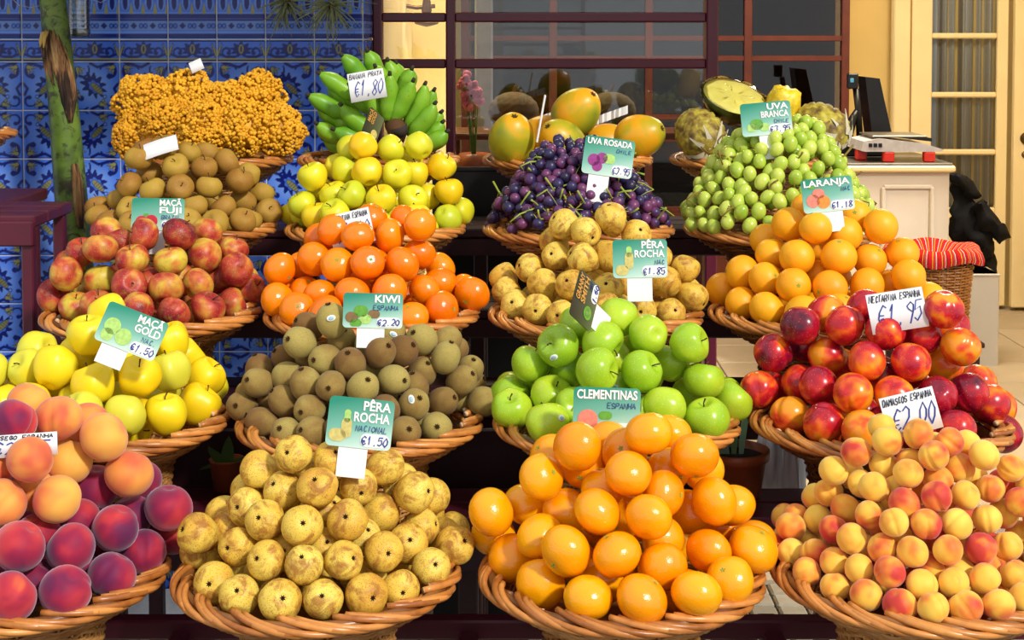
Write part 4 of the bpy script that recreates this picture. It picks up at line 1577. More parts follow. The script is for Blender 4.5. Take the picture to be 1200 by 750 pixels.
# ================================================================== PINEAPPLES, CUT MELON, PEELED PINEAPPLE
def pineapple(x, y, D, s, d, lab):
    R, h = .052, 1.28
    mb = MB()
    nu, nv = 60, 44

    def fn(r, z, a, t):
        u, v = a / (2 * PI) * 11, t * 8
        k1 = abs(((u + v) % 1) - .5) * 2
        k2 = abs(((u - v) % 1) - .5) * 2
        bump = (1 - k1 ** 4) * (1 - k2 ** 4)
        eye = max(0, 1 - ((k1 ** 2 + k2 ** 2) / .06))
        return r * (1 + .09 * bump + .05 * eye), z
    mb.lathe([(R * math.sin(PI * i / nv) ** .8, R * h * math.cos(PI * i / nv)) for i in range(nv + 1)], nu, fn=fn)
    q = Vector(d).normalized().to_track_quat('Z', 'Y')
    o = obj('pineapple', mb.mesh('pineapple', M['pineapple']), None, None, at(x, y, D), q, s)
    tag(o, lab, 'pineapple', 'whole pineapples')
    dm = plain('dried_leaf', (206, 196, 168), .8)
    for k in range(9):
        a = 2 * PI * k / 9 + random.uniform(-.2, .2)
        L = random.uniform(.04, .06)
        lf = MB()
        V = []
        for i in range(5):
            t = i / 4
            rr = .012 + L * t
            zz_ = R * h * .98 - .03 * t * t + .004 * math.sin(5 * t + k)
            w = .009 * (1 - t) + .001
            for sg in (-1, 1):
                V.append((rr * math.cos(a) - sg * w * math.sin(a), rr * math.sin(a) + sg * w * math.cos(a), zz_))
        V += [(p[0], p[1], p[2] - .0012) for p in V]
        fc = [(2 * i, 2 * i + 1, 2 * i + 3, 2 * i + 2) for i in range(4)] + [(10 + 2 * i, 10 + 2 * i + 2, 10 + 2 * i + 3, 10 + 2 * i + 1) for i in range(4)]
        lf.add(V, fc)
        obj('dried_leaf', lf.mesh('dried_leaf', dm), None, o)
    return o


pineapple(821, 158, 3.24, .98, (.35, -.75, -.5), 'whole pineapple with dried base leaves beside the papayas')
pineapple(962, 150, 3.26, 1.0, (.7, -.7, -.35), 'whole pineapple with dried base leaves beside the price sign for green grapes')
M['melon_flesh'] = plain('pale_yellow_flesh', (226, 214, 110), .4, vary=.1, scale=30)
M['melon_rind'] = fruit_mat('dark_green_rind', [(.3, (96, 112, 44)), (.7, (48, 66, 28))], scale=30, rough=.4)
mel = empty('cut_melon', at(859, 118, 3.30), (math.radians(34), math.radians(14), 0))
tag(mel, 'halved melon with pale yellow flesh wrapped in clear film', 'melon')
half = MB().lathe([(0, -.045), (.02, -.0435), (.04, -.034), (.054, -.018), (.062, .002), (.064, .012)], 32)
half.v = [(v[0] * 1.15, v[1], v[2]) for v in half.v]
half.build('rind', M['melon_rind'], mel, smooth=True)
fl = MB().lathe([(0, .013), (.03, .013), (.055, .0135), (.0635, .012)], 32)
fl.v = [(v[0] * 1.15, v[1], v[2]) for v in fl.v]
fl.build('flesh', M['melon_flesh'], mel, smooth=True)
M['film'] = glass_material('clear_film', (.95, .96, .96), 1.2)
fm = MB().lathe([(0, -.049), (.03, -.046), (.052, -.030), (.066, .002), (.0685, .016), (.05, .0205), (.02, .022), (0, .0225)], 40,
                fn=lambda r, z, a, t: (r * (1 + .03 * math.sin(a * 9 + t * 9)), z + .003 * math.sin(a * 7 + r * 180)))
fm.v = [(v[0] * 1.15, v[1], v[2]) for v in fm.v]
fm.build('plastic_film', M['film'], mel, smooth=True)
M['pine_flesh'] = plain('bright_pineapple_flesh', (240, 200, 40), .4, vary=.25, scale=90)
pc = MB().lathe([(0, .05), (.02, .05), (.032, .044), (.036, .02), (.037, -.02), (.03, -.048), (0, -.05)], 30,
                fn=lambda r, z, a, t: (r * (1 + .09 * math.sin(a * 8) * math.sin(t * 22)), z + .003 * math.sin(a * 5)))
o = pc.build('peeled_pineapple', M['pine_flesh'], None, at(916, 128, 3.29), (.2, .25, 0), smooth=True)
tag(o, 'bright yellow peeled pineapple piece behind the grape price sign', 'pineapple')

# ================================================================== SIGNS
GLY = {
    'A': '00-26-40/12-32', 'B': '00-06-36-45-33-03/33-42-40-00', 'C': '45-26-15-11-20-41', 'D': '00-06-26-44-42-20-00', 'E': '46-06-00-40/03-33', 'F': '46-06-00/03-33',
    'G': '45-26-15-11-20-41-43-23', 'H': '00-06/40-46/03-43', 'I': '20-26', 'J': '36-31-20-01', 'K': '00-06/46-03-40', 'L': '06-00-40', 'M': '00-06-23-46-40',
    'N': '00-06-40-46', 'O': '20-02-04-26-44-42-20', 'P': '00-06-36-44-33-03', 'Q': '20-02-04-26-44-42-20/22-40', 'R': '00-06-36-44-33-03/23-40', 'S': '45-26-05-13-33-41-20-01',
    'T': '06-46/26-20', 'U': '06-01-20-41-46', 'V': '06-20-46', 'W': '06-10-23-30-46', 'X': '00-46/06-40', 'Y': '06-23-46/23-20', 'Z': '06-46-00-40',
    '0': '20-02-04-26-44-42-20', '1': '14-26-20', '2': '05-26-45-43-00-40', '3': '05-26-45-33-42-20-01', '4': '30-36-02-42', '5': '46-06-03-34-42-20-01', '6': '36-04-02-20-42-33-03',
    '7': '06-46-10', '8': '23-05-26-45-23-01-20-41-23', '9': '43-14-05-26-45-43-30', '.': '20-21', ',': '21-1/', '-': '13-33', '/': '00-46', '€': '45-26-04-02-20-41/03-33/12-32', ' ': '',
}


def write(parent, text, x, z, w, h, mat, rad=.0006, y=-.0012, slant=.12, name='handwriting', jit=.35):
    """pen strokes: x is the left edge, z the base line"""
    mb = MB()
    n_ = len(text)
    adv = w / n_
    for i, ch in enumerate(text):
        jz = random.uniform(-.07, .07) * h
        for st in GLY.get(ch, '').split('/'):
            ps = [c for c in st.split('-') if len(c) == 2]
            if not ps:
                continue
            P = []
            for c in ps:
                gx, gz = int(c[0]) + random.uniform(-jit, jit), int(c[1]) + random.uniform(-jit, jit)
                xx = x + (i + .12 + gx / 4 * .72) * adv + slant * gz / 6 * h
                P.append((xx, y, z + jz + gz / 6 * h))
            if len(P) == 1:
                P.append((P[0][0], y, P[0][2] + .0008))
            mb.tube(P, rad, 4, flat=1.0)
    return mb.build(name, mat, parent)


def text_mesh(body, bold=.02):
    cu = bpy.data.curves.new('t', 'FONT')
    cu.body = body
    cu.size = 1
    cu.offset = bold
    cu.resolution_u = 3
    o = bpy.data.objects.new('t', cu)
    COL.objects.link(o)
    me = bpy.data.meshes.new_from_object(o.evaluated_get(bpy.context.evaluated_depsgraph_get()))
    bpy.data.objects.remove(o)
    bpy.data.curves.remove(cu)
    return me


def printed(parent, body, x0, x1, z, h, mat, y=-.0013, name='printed_title'):
    """flat bold lettering from x0 to x1 on the base line z"""
    me = text_mesh(body, .028)
    n_ = len(me.vertices)
    co = np.empty(n_ * 3, np.float32)
    me.vertices.foreach_get('co', co)
    co = co.reshape(-1, 3)
    cap = .73
    sx = (x1 - x0) / max(1e-6, co[:, 0].max() - co[:, 0].min())
    out = np.stack([x0 + (co[:, 0] - co[:, 0].min()) * sx, np.full(n_, y), z + co[:, 1] * h / cap], 1).astype(np.float32)
    me.vertices.foreach_set('co', out.ravel())
    me.materials.clear()
    me.materials.append(mat)
    me.update()
    return obj(name, me, None, parent)


def rounded(w, h, r, th, y0=0.0, cx=0.0, cz=0.0, n_=5):
    P = []
    for sx, sz, a0 in ((1, 1, 0), (-1, 1, PI / 2), (-1, -1, PI), (1, -1, PI * 1.5)):
        for k in range(n_):
            a = a0 + PI / 2 * k / (n_ - 1)
            P.append((cx + sx * (w / 2 - r) + r * math.cos(a), cz + sz * (h / 2 - r) + r * math.sin(a)))
    N = len(P)
    mb = MB()
    mb.add([(p[0], y0, p[1]) for p in P] + [(p[0], y0 + th, p[1]) for p in P],
           [tuple(range(N))] + [tuple(range(2 * N - 1, N - 1, -1))] + [(i, N + i, N + (i + 1) % N, (i + 1) % N) for i in range(N)])
    return mb


def card_material(name, a, b_):
    m = NT(name)
    sep = m.n('ShaderNodeSeparateXYZ')
    m.l(m.coord('Generated'), sep.inputs[0])
    f = m.math('ADD', m.math('MULTIPLY', sep.outputs[2], .75), m.math('MULTIPLY', m.math('SUBTRACT', 1.0, sep.outputs[0]), .25))
    m.base(m.ramp(f, [(.1, b_), (.45, tuple((p + q) // 2 for p, q in zip(a, b_))), (.9, a)]))
    m.rough(.3, .4)
    return m.mat


M['card_green'] = card_material('green_printed_card', (38, 138, 112), (206, 230, 216))
M['card_dimmed'] = card_material('dimmed_green_printed_card', (44, 46, 30), (96, 104, 70))  # same green card, its dim oblique look put into the colour
PICM = {}


def pic_mat(c):
    if c not in PICM:
        PICM[c] = plain('printed_fruit_colour', c, .4, vary=.15, scale=150)
    return PICM[c]


def sign(label, x, y, D, w, h, title, sub, price, pics, roll=0, yaw=0, pitch=-8, tongue=(0, 24, 30), dark=False, tscale=1.0, price_w=.40, turned=False):
    """x, y: pixel centre of the card; w, h: pixel size; tongue: (offset x, width, length) in pixels"""
    k = mpp(D) * 1.02
    W, H = w * k, h * k
    e = empty('price_sign', at(x, y, D), (math.radians(pitch), math.radians(roll), math.radians(yaw)))
    if turned:
        X_, Z_ = Vector((.25, .55, .80)).normalized(), Vector((-.52, -.62, .59)).normalized()
        Y_ = Z_.cross(X_).normalized()
        e.rotation_euler = Matrix((X_, Y_, X_.cross(Y_))).transposed().to_euler()
    tag(e, label, 'sign', 'printed price signs')
    rounded(W, H, H * .1, .0016).build('card', M['card_dimmed' if dark else 'card_green'], e)
    if tongue:
        ox, tw, tl = (q * k for q in tongue)
        mb = MB()
        z0 = -H / 2 + .004
        mb.box((ox, .0024, z0 - tl / 2), (tw, .0014, tl), .0003)
        mb.build('spike_holder', M['card_white'], e)
    ink = M['print_gold'] if dark else M['print_white']
    lines = title if isinstance(title, list) else [title]
    th = H * .19 * tscale
    z = H * .46 - th
    for t in lines:
        full = W * (.90 if len(lines) == 1 and len(t) > 6 else .55 if len(t) > 4 else .42)
        printed(e, t, W * .45 - full, W * .45, z, th, ink)
        z -= th * 1.22
    if sub:
        write(e, sub, W * .46 - W * .066 * len(sub), z + th * .2, W * .062 * len(sub), th * .62, M['ink'], .00055)
    if price:
        pw, ph = W * price_w, H * .27
        rounded(pw, ph, ph * .45, .0004, -.0008, W * .47 - pw / 2, -H * .46 + ph / 2).build('price_patch', M['card_white'], e)
        write(e, price, W * .47 - pw * .97, -H * .46 + ph * .16, pw * .94, ph * .66, M['ink'], .0009, y=-.0016)
    for (px_, pz_, r_, asp, c) in pics:
        mb = rounded(2 * r_ * W, 2 * r_ * W * asp, r_ * W * min(1, asp) * .98, .0003, -.0007, px_ * W, pz_ * H, 7)
        mb.build('printed_fruit', pic_mat(c), e)
    return e


RED, GRN, LGR, YLW, ORG, PNK, PUR, BRN, PCH = (196, 40, 60), (96, 160, 50), (170, 210, 110), (206, 190, 110), (236, 140, 50), (230, 130, 110), (150, 50, 130), (130, 100, 60), (240, 180, 150)
sign('green price sign for fuji apples standing in the streaked apples', 185, 251, 2.70, 61, 37, ['MAÇÃ', 'FUJI'], 'BRAZIL', '€1.50', [(-.3, -.25, .12, 1, RED), (-.12, -.22, .12, 1, RED), (-.22, -.02, .05, .5, GRN)], roll=1, tongue=(-2, 22, 30))
sign('green price sign for gold apples tilted among the golden apples', 154, 388, 2.18, 74, 47, ['MAÇÃ', 'GOLD'], 'NAC.', '€1.50', [(-.3, -.05, .13, 1, LGR), (-.08, -.2, .13, 1, LGR), (-.33, -.28, .1, 1, LGR)], roll=22, tongue=(-10, 32, 26), pitch=-14)
sign('green price sign for kiwis standing on top of the kiwi pile', 437, 364, 2.27, 69, 40, 'KIWI', 'ESPANHA', '€2.20', [(-.2, -.02, .12, .8, GRN), (-.35, -.2, .11, .8, BRN), (-.12, -.25, .1, .8, LGR), (-.28, -.36, .1, .6, GRN), (.02, -.1, .1, .7, BRN)], roll=1.5, tongue=(-2, 32, 26), tscale=1.15)
sign('green price sign for rocha pears in the pear pile before the kiwis', 422, 496, 1.97, 76, 57, ['PÊRA', 'ROCHA'], 'NACIONAL', '€1.50', [(-.2, -.12, .08, 1.9, YLW), (-.33, -.27, .13, .75, YLW), (-.2, .12, .05, 2.0, LGR)], roll=6, tongue=(-5, 34, 38), price_w=.44)
sign('green price sign for clementines standing before the bright green apples', 711, 484, 2.09, 78, 58, 'CLEMENTINAS', 'ESPANHA', '€1.90', [(-.28, -.14, .15, 1, PNK), (-.02, -.3, .14, .7, PCH), (-.02, -.05, .1, .6, GRN), (-.15, -.33, .1, .9, PCH)], roll=2, tongue=(0, 34, 22), tscale=.95)
sign('green price sign for rocha pears standing in the pears behind green apples', 750, 303, 2.48, 63, 44, ['PÊRA', 'ROCHA'], 'NAC', '€1.85', [(-.2, -.05, .08, 1.9, YLW), (-.33, -.3, .12, .8, YLW), (-.2, .18, .05, 2.0, LGR)], roll=-1, tongue=(-1, 29, 30), price_w=.44)
sign('dark turned sign for granny smith apples standing in the green apples', 686, 352, 2.25, 58, 48, ['GRANNY', 'SMITH'], 'NAC', '1.60', [(-.2, -.2, .14, 1, GRN), (-.2, -.2, .09, 1, LGR)], turned=True, tongue=(-6, 30, 40), dark=True)
sign('green price sign for pink grapes standing in the purple grapes', 713, 184, 2.85, 58, 44, 'UVA ROSADA', 'CHILE', '€3.95', [(-.28, -.12, .12, 1, PUR), (-.12, -.05, .11, 1, PUR), (-.2, -.28, .1, 1, PUR), (.02, -.05, .12, .8, LGR)], roll=8, tongue=(-8, 24, 34), tscale=.85, price_w=.38)
sign('green price sign for white grapes standing in the green grapes', 898, 139, 2.90, 58, 38, ['UVA', 'BRANCA'], 'CHILE', '€3.95', [(-.2, -.15, .13, .8, GRN), (-.3, -.25, .1, .8, LGR), (-.05, -.25, .1, .8, LGR)], roll=-5, tongue=(2, 24, 30), price_w=.44)
sign('green price sign for oranges standing on top of the orange pile', 970, 228, 2.62, 59, 39, 'LARANJA', 'NAC', '€1.18', [(-.3, -.15, .13, 1, PNK), (-.1, -.2, .13, 1, ORG), (-.18, .05, .12, .8, PNK), (-.3, .25, .06, .5, GRN)], roll=-6, tongue=(2, 26, 26), price_w=.44)
sign('small dark turned sign leaning between the bananas and yellow apples', 437, 148, 3.08, 38, 27, ['MAÇÃ', 'GOLD'], '', '', [(-.2, -.2, .14, 1, YLW)], turned=True, tongue=None, dark=True)


def paper(label, x, y, D, w, h, small, big, roll=0, yaw=0, pitch=-12, bend=.12, name='paper_sign'):
    k = mpp(D) * 1.02
    W, H = w * k, h * k
    e = empty(name, at(x, y, D), (math.radians(pitch), math.radians(roll), math.radians(yaw)))
    tag(e, label, 'sign', 'hand written paper price signs')
    mb = MB()
    n_ = 14
    V = []
    for sd in (0, .0007):
        for j in range(2):
            for i in range(n_):
                t = i / (n_ - 1) - .5
                V.append((t * W, sd + bend * W * (4 * t * t) * .25, (j - .5) * H))
    fc = [(i, i + 1, n_ + i + 1, n_ + i) for i in range(n_ - 1)]
    fb = [(2 * n_ + f[0], 2 * n_ + f[3], 2 * n_ + f[2], 2 * n_ + f[1]) for f in fc]
    ed = [(i, 2 * n_ + i, 2 * n_ + i + 1, i + 1) for i in range(n_ - 1)] + [(n_ + i, n_ + i + 1, 3 * n_ + i + 1, 3 * n_ + i) for i in range(n_ - 1)]
    mb.add(V, fc + fb + ed)
    mb.build('paper_sheet', M['paper'], e, smooth=True)
    if small:
        o = write(e, small, -W * .47, H * .28, W * .92, H * .16, M['ink_black'], .0007, y=0, slant=.2)
        o2 = write(e, big, -W * .40, -H * .34, W * .80, H * .52, M['ink'], .0011, y=0, slant=.25, name='handwritten_price', jit=.15)
        for q in (o, o2):
            for v in q.data.vertices:
                v.co.y += bend * W * (v.co.x / W) ** 2 - .0008
    return e


paper('white paper sign for nectarines stuck in the nectarine pile', 1052, 364, 2.27, 66, 46, 'NECTARINA ESPANHA', '€1.95', roll=-9)
paper('white paper sign for apricots between the apricots and nectarines', 1068, 484, 2.03, 64, 48, 'DAMASCOS ESPANHA', '€2.00', roll=-14)
paper('white paper sign for peaches stuck in the peach pile', 24, 522, 1.925, 84, 26, 'PESSEGO ESPANHA', '€2.95', roll=-4)
paper('white paper sign for clementines on the clementines behind the kiwis', 411, 268, 2.645, 50, 40, 'CLEMENTINA ESPANHA', '€1.90', roll=-14)
paper('white paper sign for silver bananas stuck in the banana bunch', 430, 100, 3.20, 42, 34, 'BANANA PRATA', '€1.80', roll=-10)
paper('blank white paper slip lying on the russet apples', 188, 172, 2.93, 40, 20, '', '', roll=-18, pitch=-30)
paper('tiny white paper tag standing on the yellow berries', 230, 77, 3.28, 15, 13, '', '', roll=-24)
st = MB().box((0, 0, 0), (.004, .028, .105), .001).build('edge_on_sign', M['card_white'], None, at(634, 139, 3.17), (0, math.radians(10), 0))
tag(st, 'thin white sign seen edge on between the papayas', 'sign')
for nm, (x, y, D, lab) in {'a': (634, 148, 3.44, 'white crumpled paper strip behind the papayas'), 'b': (715, 143, 3.46, 'white crumpled paper strip between two papayas')}.items():
    mb = MB()
    V = []
    for j in range(2):
        for i in range(16):
            t = i / 15
            V.append(((t - .5) * .085, .006 * math.sin(t * 40), (j - .5) * .02 + .03 * t))
    V += [(p[0], p[1] + .001, p[2]) for p in V]
    mb.add(V, [(i, i + 1, 17 + i, 16 + i) for i in range(15)] + [(32 + i, 48 + i, 49 + i, 33 + i) for i in range(15)])
    tag(mb.build('paper_strip', M['paper'], None, at(x, y, D)), lab, 'paper')

# fruit stickers
stk = disc_mesh('sticker', .006, M['sticker'], .0006)
stp = disc_mesh('sticker_print', .0036, M['sticker_print'], .0005)


def sticker_on(group, px, py):
    best, bd = None, 1e9
    for o in COL.objects:
        if o.get('group') == group and o.parent is None:
            d = Vector(o.location) - EYE
            r = ray(px, py).normalized()
            t = d.dot(r)
            e = (d - r * t).length
            if e < .03 and t < bd:
                best, bd = o, t
    if best is None:
        return
    mw = Matrix.LocRotScale(best.location, best.rotation_quaternion, best.scale)
    inv = mw.inverted()
    o_, d_ = inv @ EYE, (inv.to_3x3() @ ray(px, py)).normalized()
    from mathutils.bvhtree import BVHTree
    me = best.data
    bv = BVHTree.FromPolygons([v.co for v in me.vertices], [p.vertices for p in me.polygons])
    loc, nrm, _, _ = bv.ray_cast(o_, d_)
    if loc is None:
        return
    s_ = obj('sticker', stk, None, best, loc + nrm * .0004, nrm.to_track_quat('Z', 'Y'))
    obj('sticker_print', stp, None, s_, (0, 0, .0006))
    s_.scale = (1.25, .85, 1)
    best['label'] = 'brown fuzzy kiwi bearing an oval white sticker' if 'kiwi' in group else 'bright green apple bearing an oval white sticker'


for px, py in ((482, 468), (461, 392), (508, 404), (388, 373), (510, 453)):
    sticker_on('kiwis in the heaped basket', px, py)
for px, py in ((658, 490), (649, 419), (720, 454)):
    sticker_on('green apples in the heaped basket', px, py)

# ================================================================== AROUND THE STALL
# unseen sun block added over the shop front: it keeps the sun off the tiled wall
M['sun_block'] = plain('cream_sun_block_cloth', (214, 204, 182), .8, .1)
aw = empty('sun_block', (0, WALL_D, 2.10))
tag(aw, 'unseen cream cloth sun block added over the shop front', 'sun_block')
box_obj('sun_block_cloth', (0, -.42, .0), (7.0, .95, .02), M['sun_block'], aw, .004)
box_obj('sun_block_bar', (0, -.90, -.01), (7.0, .03, .04), M['maroon'], aw, .004)

# green banana trunk with a dry sheath
M['trunk'] = fruit_mat('green_banana_trunk', [(.3, (122, 142, 50)), (.5, (94, 122, 40)), (.68, (56, 72, 28))], scale=12, rand_amp=0, rough=.45,
                       patch=((44, 38, 24), 30, .5, .6, .85))


def sheath_material():
    m = NT('dry_banana_sheath')
    mp = m.n('ShaderNodeMapping')
    mp.inputs['Scale'].default_value = (1, 1, .13)
    m.l(m.coord(), mp.inputs[0])
    f = m.math('ADD', m.math('MULTIPLY', m.noise(75, 4.0, .6, vec=mp.outputs[0], dist=.6), .6), m.math('MULTIPLY', m.noise(11, 2.0), .4))
    m.base(m.ramp(f, [(.36, (196, 158, 108)), (.47, (140, 100, 64)), (.54, (62, 46, 36)), (.66, (28, 22, 20))]))
    m.rough(.85, .2)
    m.bump(f, .9, .004)
    return m.mat


M['sheath'] = sheath_material()
TD = 3.66
trunk = empty('banana_plant', (at(100, 290, TD).x, TD, 0))
tag(trunk, 'tall green banana trunk leaning against the tiled wall', 'trunk')
tb = trunk.location


def tk(x, y, d=0.0):
    return at(x, y, TD + d) - tb


path = [tk(58, -60), tk(62, 0), tk(68, 60), tk(74, 120), tk(79, 180), tk(84, 240), tk(88, 290), tk(92, 350)]
low = path[-1]
path += [Vector((low.x + .02, 0, low.z * .5)), Vector((low.x + .03, 0, 0.0))]
MB().tube(path, [.031, .033, .035, .037, .039, .041, .042, .043, .046, .05], 16).build('stem_body', M['trunk'], trunk, smooth=True)
# sheath: a strip wrapped on the front of the trunk
mb = MB()
V = []
n1, n2 = 15, 7
cl = [(59, 37, 16), (62, 55, 24), (67, 75, 28), (72, 95, 29), (76, 112, 24), (79, 128, 16), (82, 142, 6)]
for i, (x, y, w) in enumerate(cl):
    for j in range(n1):
        t = j / (n1 - 1) - .5
        xx = x + t * w * 1.15
        yo = -.032 * math.sqrt(max(0, 1 - (2 * t * .85) ** 2)) - .007 - .003 * math.sin(j * 2.1 + i)
        V.append(tk(xx, y + 3 * math.sin(j * 1.7 + i), yo))
V += [(v.x, v.y + .004, v.z) for v in V]
NN = n1 * n2
fc = [(i * n1 + j, (i + 1) * n1 + j, (i + 1) * n1 + j + 1, i * n1 + j + 1) for i in range(n2 - 1) for j in range(n1 - 1)]
mb.add(V, fc + [(NN + f[0], NN + f[3], NN + f[2], NN + f[1]) for f in fc])
mb.build('dry_sheath', M['sheath'], trunk, smooth=True)
mb = MB()
V = []
for i, (x, y, w) in enumerate([(88, 192, 8), (90, 210, 12), (92, 232, 14), (94, 252, 12), (95, 268, 8)]):
    for j in range(7):
        t = j / 6 - .5
        V.append(tk(x + t * w, y, -.036 * math.sqrt(max(0, 1 - (t * 1.2 + .35) ** 2)) - .006))
V += [(v.x, v.y + .003, v.z) for v in V]
fc = [(i * 7 + j, (i + 1) * 7 + j, (i + 1) * 7 + j + 1, i * 7 + j + 1) for i in range(4) for j in range(6)]
mb.add(V, fc + [(35 + f[0], 35 + f[3], 35 + f[2], 35 + f[1]) for f in fc])
mb.build('bark_strip', M['sheath'], trunk, smooth=True)
M['straw'] = plain('pale_straw', (214, 176, 96), .8)
MB().tube([tk(54, 37, -.03), tk(50, 40, -.045), tk(48, 48, -.05), tk(47, 55, -.046)], [.004, .006, .005, .002], 6).build('frayed_tip', M['straw'], trunk, smooth=True)
MB().tube([tk(56, 37, -.035), tk(52, 44, -.05), tk(51, 56, -.05)], [.004, .005, .002], 6).build('frayed_tip', M['straw'], trunk, smooth=True)

# cut plastic bottle hanging on a wire
M['clear_plastic'] = glass_material('clear_bottle_plastic', (.80, .86, .84), 4.0)
bt = empty('plastic_bottle', at(93, 44, 3.74))
tag(bt, 'clear ribbed plastic bottle hanging on wire before the tiles', 'bottle')
pr = [(0, .0), (.020, 0), (.027, .004), (.0285, .012)]
for k in range(9):
    z = .02 + k * .013
    pr += [(.0285, z), (.0268, z + .005), (.0285, z + .010)]
pr += [(.026, .15), (.012, .17), (.012, .19), (0, .19)]
MB().lathe(pr, 28).build('bottle_body', M['clear_plastic'], bt, smooth=True)
MB().lathe([(0, .004), (.022, .004), (.0245, .016), (.0245, .021), (0, .022)], 20).build('water', plain('cloudy_water', (150, 156, 150), .1), bt, smooth=True)
M['wire'] = plain('steel_wire', (168, 170, 172), .3, metal=.8)
wp = [at(x, y, 3.72) for x, y in ((10, -6), (22, 6), (36, 9), (50, 6), (66, -2), (84, 2), (100, -3), (118, 3), (132, -4))]
w0 = wp[0].copy()
tag(MB().tube([p - w0 for p in wp], .0011, 5).build('hanging_wire', M['wire'], None, w0, smooth=True), 'thin twisted steel wire strung before the tiles', 'wire')

# air plants above the bananas
M['air_plant'] = plain('grey_green_air_plant', (128, 136, 96), .7, vary=.3, scale=60)


def air_plant(x, y, D, L, nl, lab):
    e = empty('air_plant', at(x, y, D))
    tag(e, lab, 'plant', 'hanging air plants')
    for k in range(nl):
        d = Vector((random.gauss(0, 1), random.gauss(0, .8) - .3, random.gauss(-.2, .9))).normalized()
        l = L * random.uniform(.6, 1.1)
        sag = Vector((random.gauss(0, .2), 0, -.35)) * l
        MB().tube([d * l * t + sag * t * t for t in (0, .25, .5, .75, 1)], [.0034, .003, .0023, .0015, .0004], 5).build('leaf_blade', M['air_plant'], e, smooth=True)
    MB().lathe([(0, .012), (.009, .008), (.012, 0), (.008, -.01), (0, -.013)], 10).build('root_ball', M['stem_brown'], e, smooth=True)


air_plant(336, 2, 3.78, .075, 60, 'bushy air plant with long drooping leaves hanging before the tiles')
air_plant(388, 6, 3.70, .085, 70, 'spiky air plant hanging above the banana bunch')

# black panel behind the stand, between banana and papaya baskets
bpx = at(563, 240, 3.60)
cr = empty('black_board', (bpx.x, 3.60, 0))
tag(cr, 'tall black board standing behind the banana and papaya baskets', 'board')
bz = at(563, 198, 3.60).z
box_obj('board', (0, 0, bz / 2 + .01), (.24, .014, bz - .02), M['black_plastic'], cr, .003)
box_obj('board_edge', (0, -.002, bz), (.246, .02, .01), M['black_plastic'], cr, .002)
for sg in (-1, 1):
    box_obj('board_foot', (sg * .09, 0, .012), (.03, .16, .024), M['black_plastic'], cr, .003)

# neighbouring stand with a basket of green fruit, cut off by the picture's edge
s2 = empty('side_table', (at(-60, 250, 2.92).x, 2.92, 0))
tag(s2, 'dark maroon table with slim legs beside the tiled wall', 'table')
tz = at(20, 250, 2.92).z
xr = at(48, 250, 2.92).x - s2.location.x
for k in range(3):
    box_obj('table_board', (xr - .35, .0 + k * .085, tz - .012), (.70, .08, .024), M['maroon'], s2, .003)
box_obj('apron', (xr - .35, -.045, tz - .035), (.70, .018, .05), M['maroon'], s2, .003)
for xx in (xr - .015, xr - .68):
    for yy in (-.03, .17):
        box_obj('leg', (xx, yy, (tz - .024) / 2), (.024, .026, tz - .024), M['maroon'], s2, .003)
bk = basket(0, 0, 0, 'wicker basket of green fruit on the wall bracket beside the trunk', loc=(at(-84, 158, 3.38).x, 3.38, at(-84, 158, 3.38).z - FOOT))
br_ = empty('bracket_shelf', (bk.location.x, 3.38, bk.location.z - .03))
tag(br_, 'small maroon shelf with legs under the basket of green fruit', 'shelf')
box_obj('shelf_board', (0, 0, .014), (.42, .42, .028), M['maroon'], br_, .004)
for sx in (-1, 1):
    for sy in (-1, 1):
        zl = br_.location.z
        box_obj('leg', (sx * .18 - .0, sy * .18, -zl / 2), (.03, .03, zl), M['maroon'], br_, .003)
kind('lime', 'green_fruit', 'fruit', .034, variants(2, lambda i: body_mesh('green_fruit', .034, M['lime'], p_apple(.95, .12, .1, .1), irr=.08, seed=i * 5)), [('stem', stem_apple, .78)])
lc = dict(c=Vector((bk.location.x, 3.38, bk.location.z + FOOT + .006)), rb=RB - .03, H=.1)
for a, r_, z in [(2 * PI * k / 8, .125, .02) for k in range(8)] + [(2 * PI * k / 5 + .3, .06, .066) for k in range(5)] + [(0, 0, .112)]:
    place('lime', lc['c'] + Vector((r_ * math.cos(a), r_ * math.sin(a), z)), 1.0, lc, 'bright green fruit in the basket beside the banana trunk', 'green fruit beside the trunk')

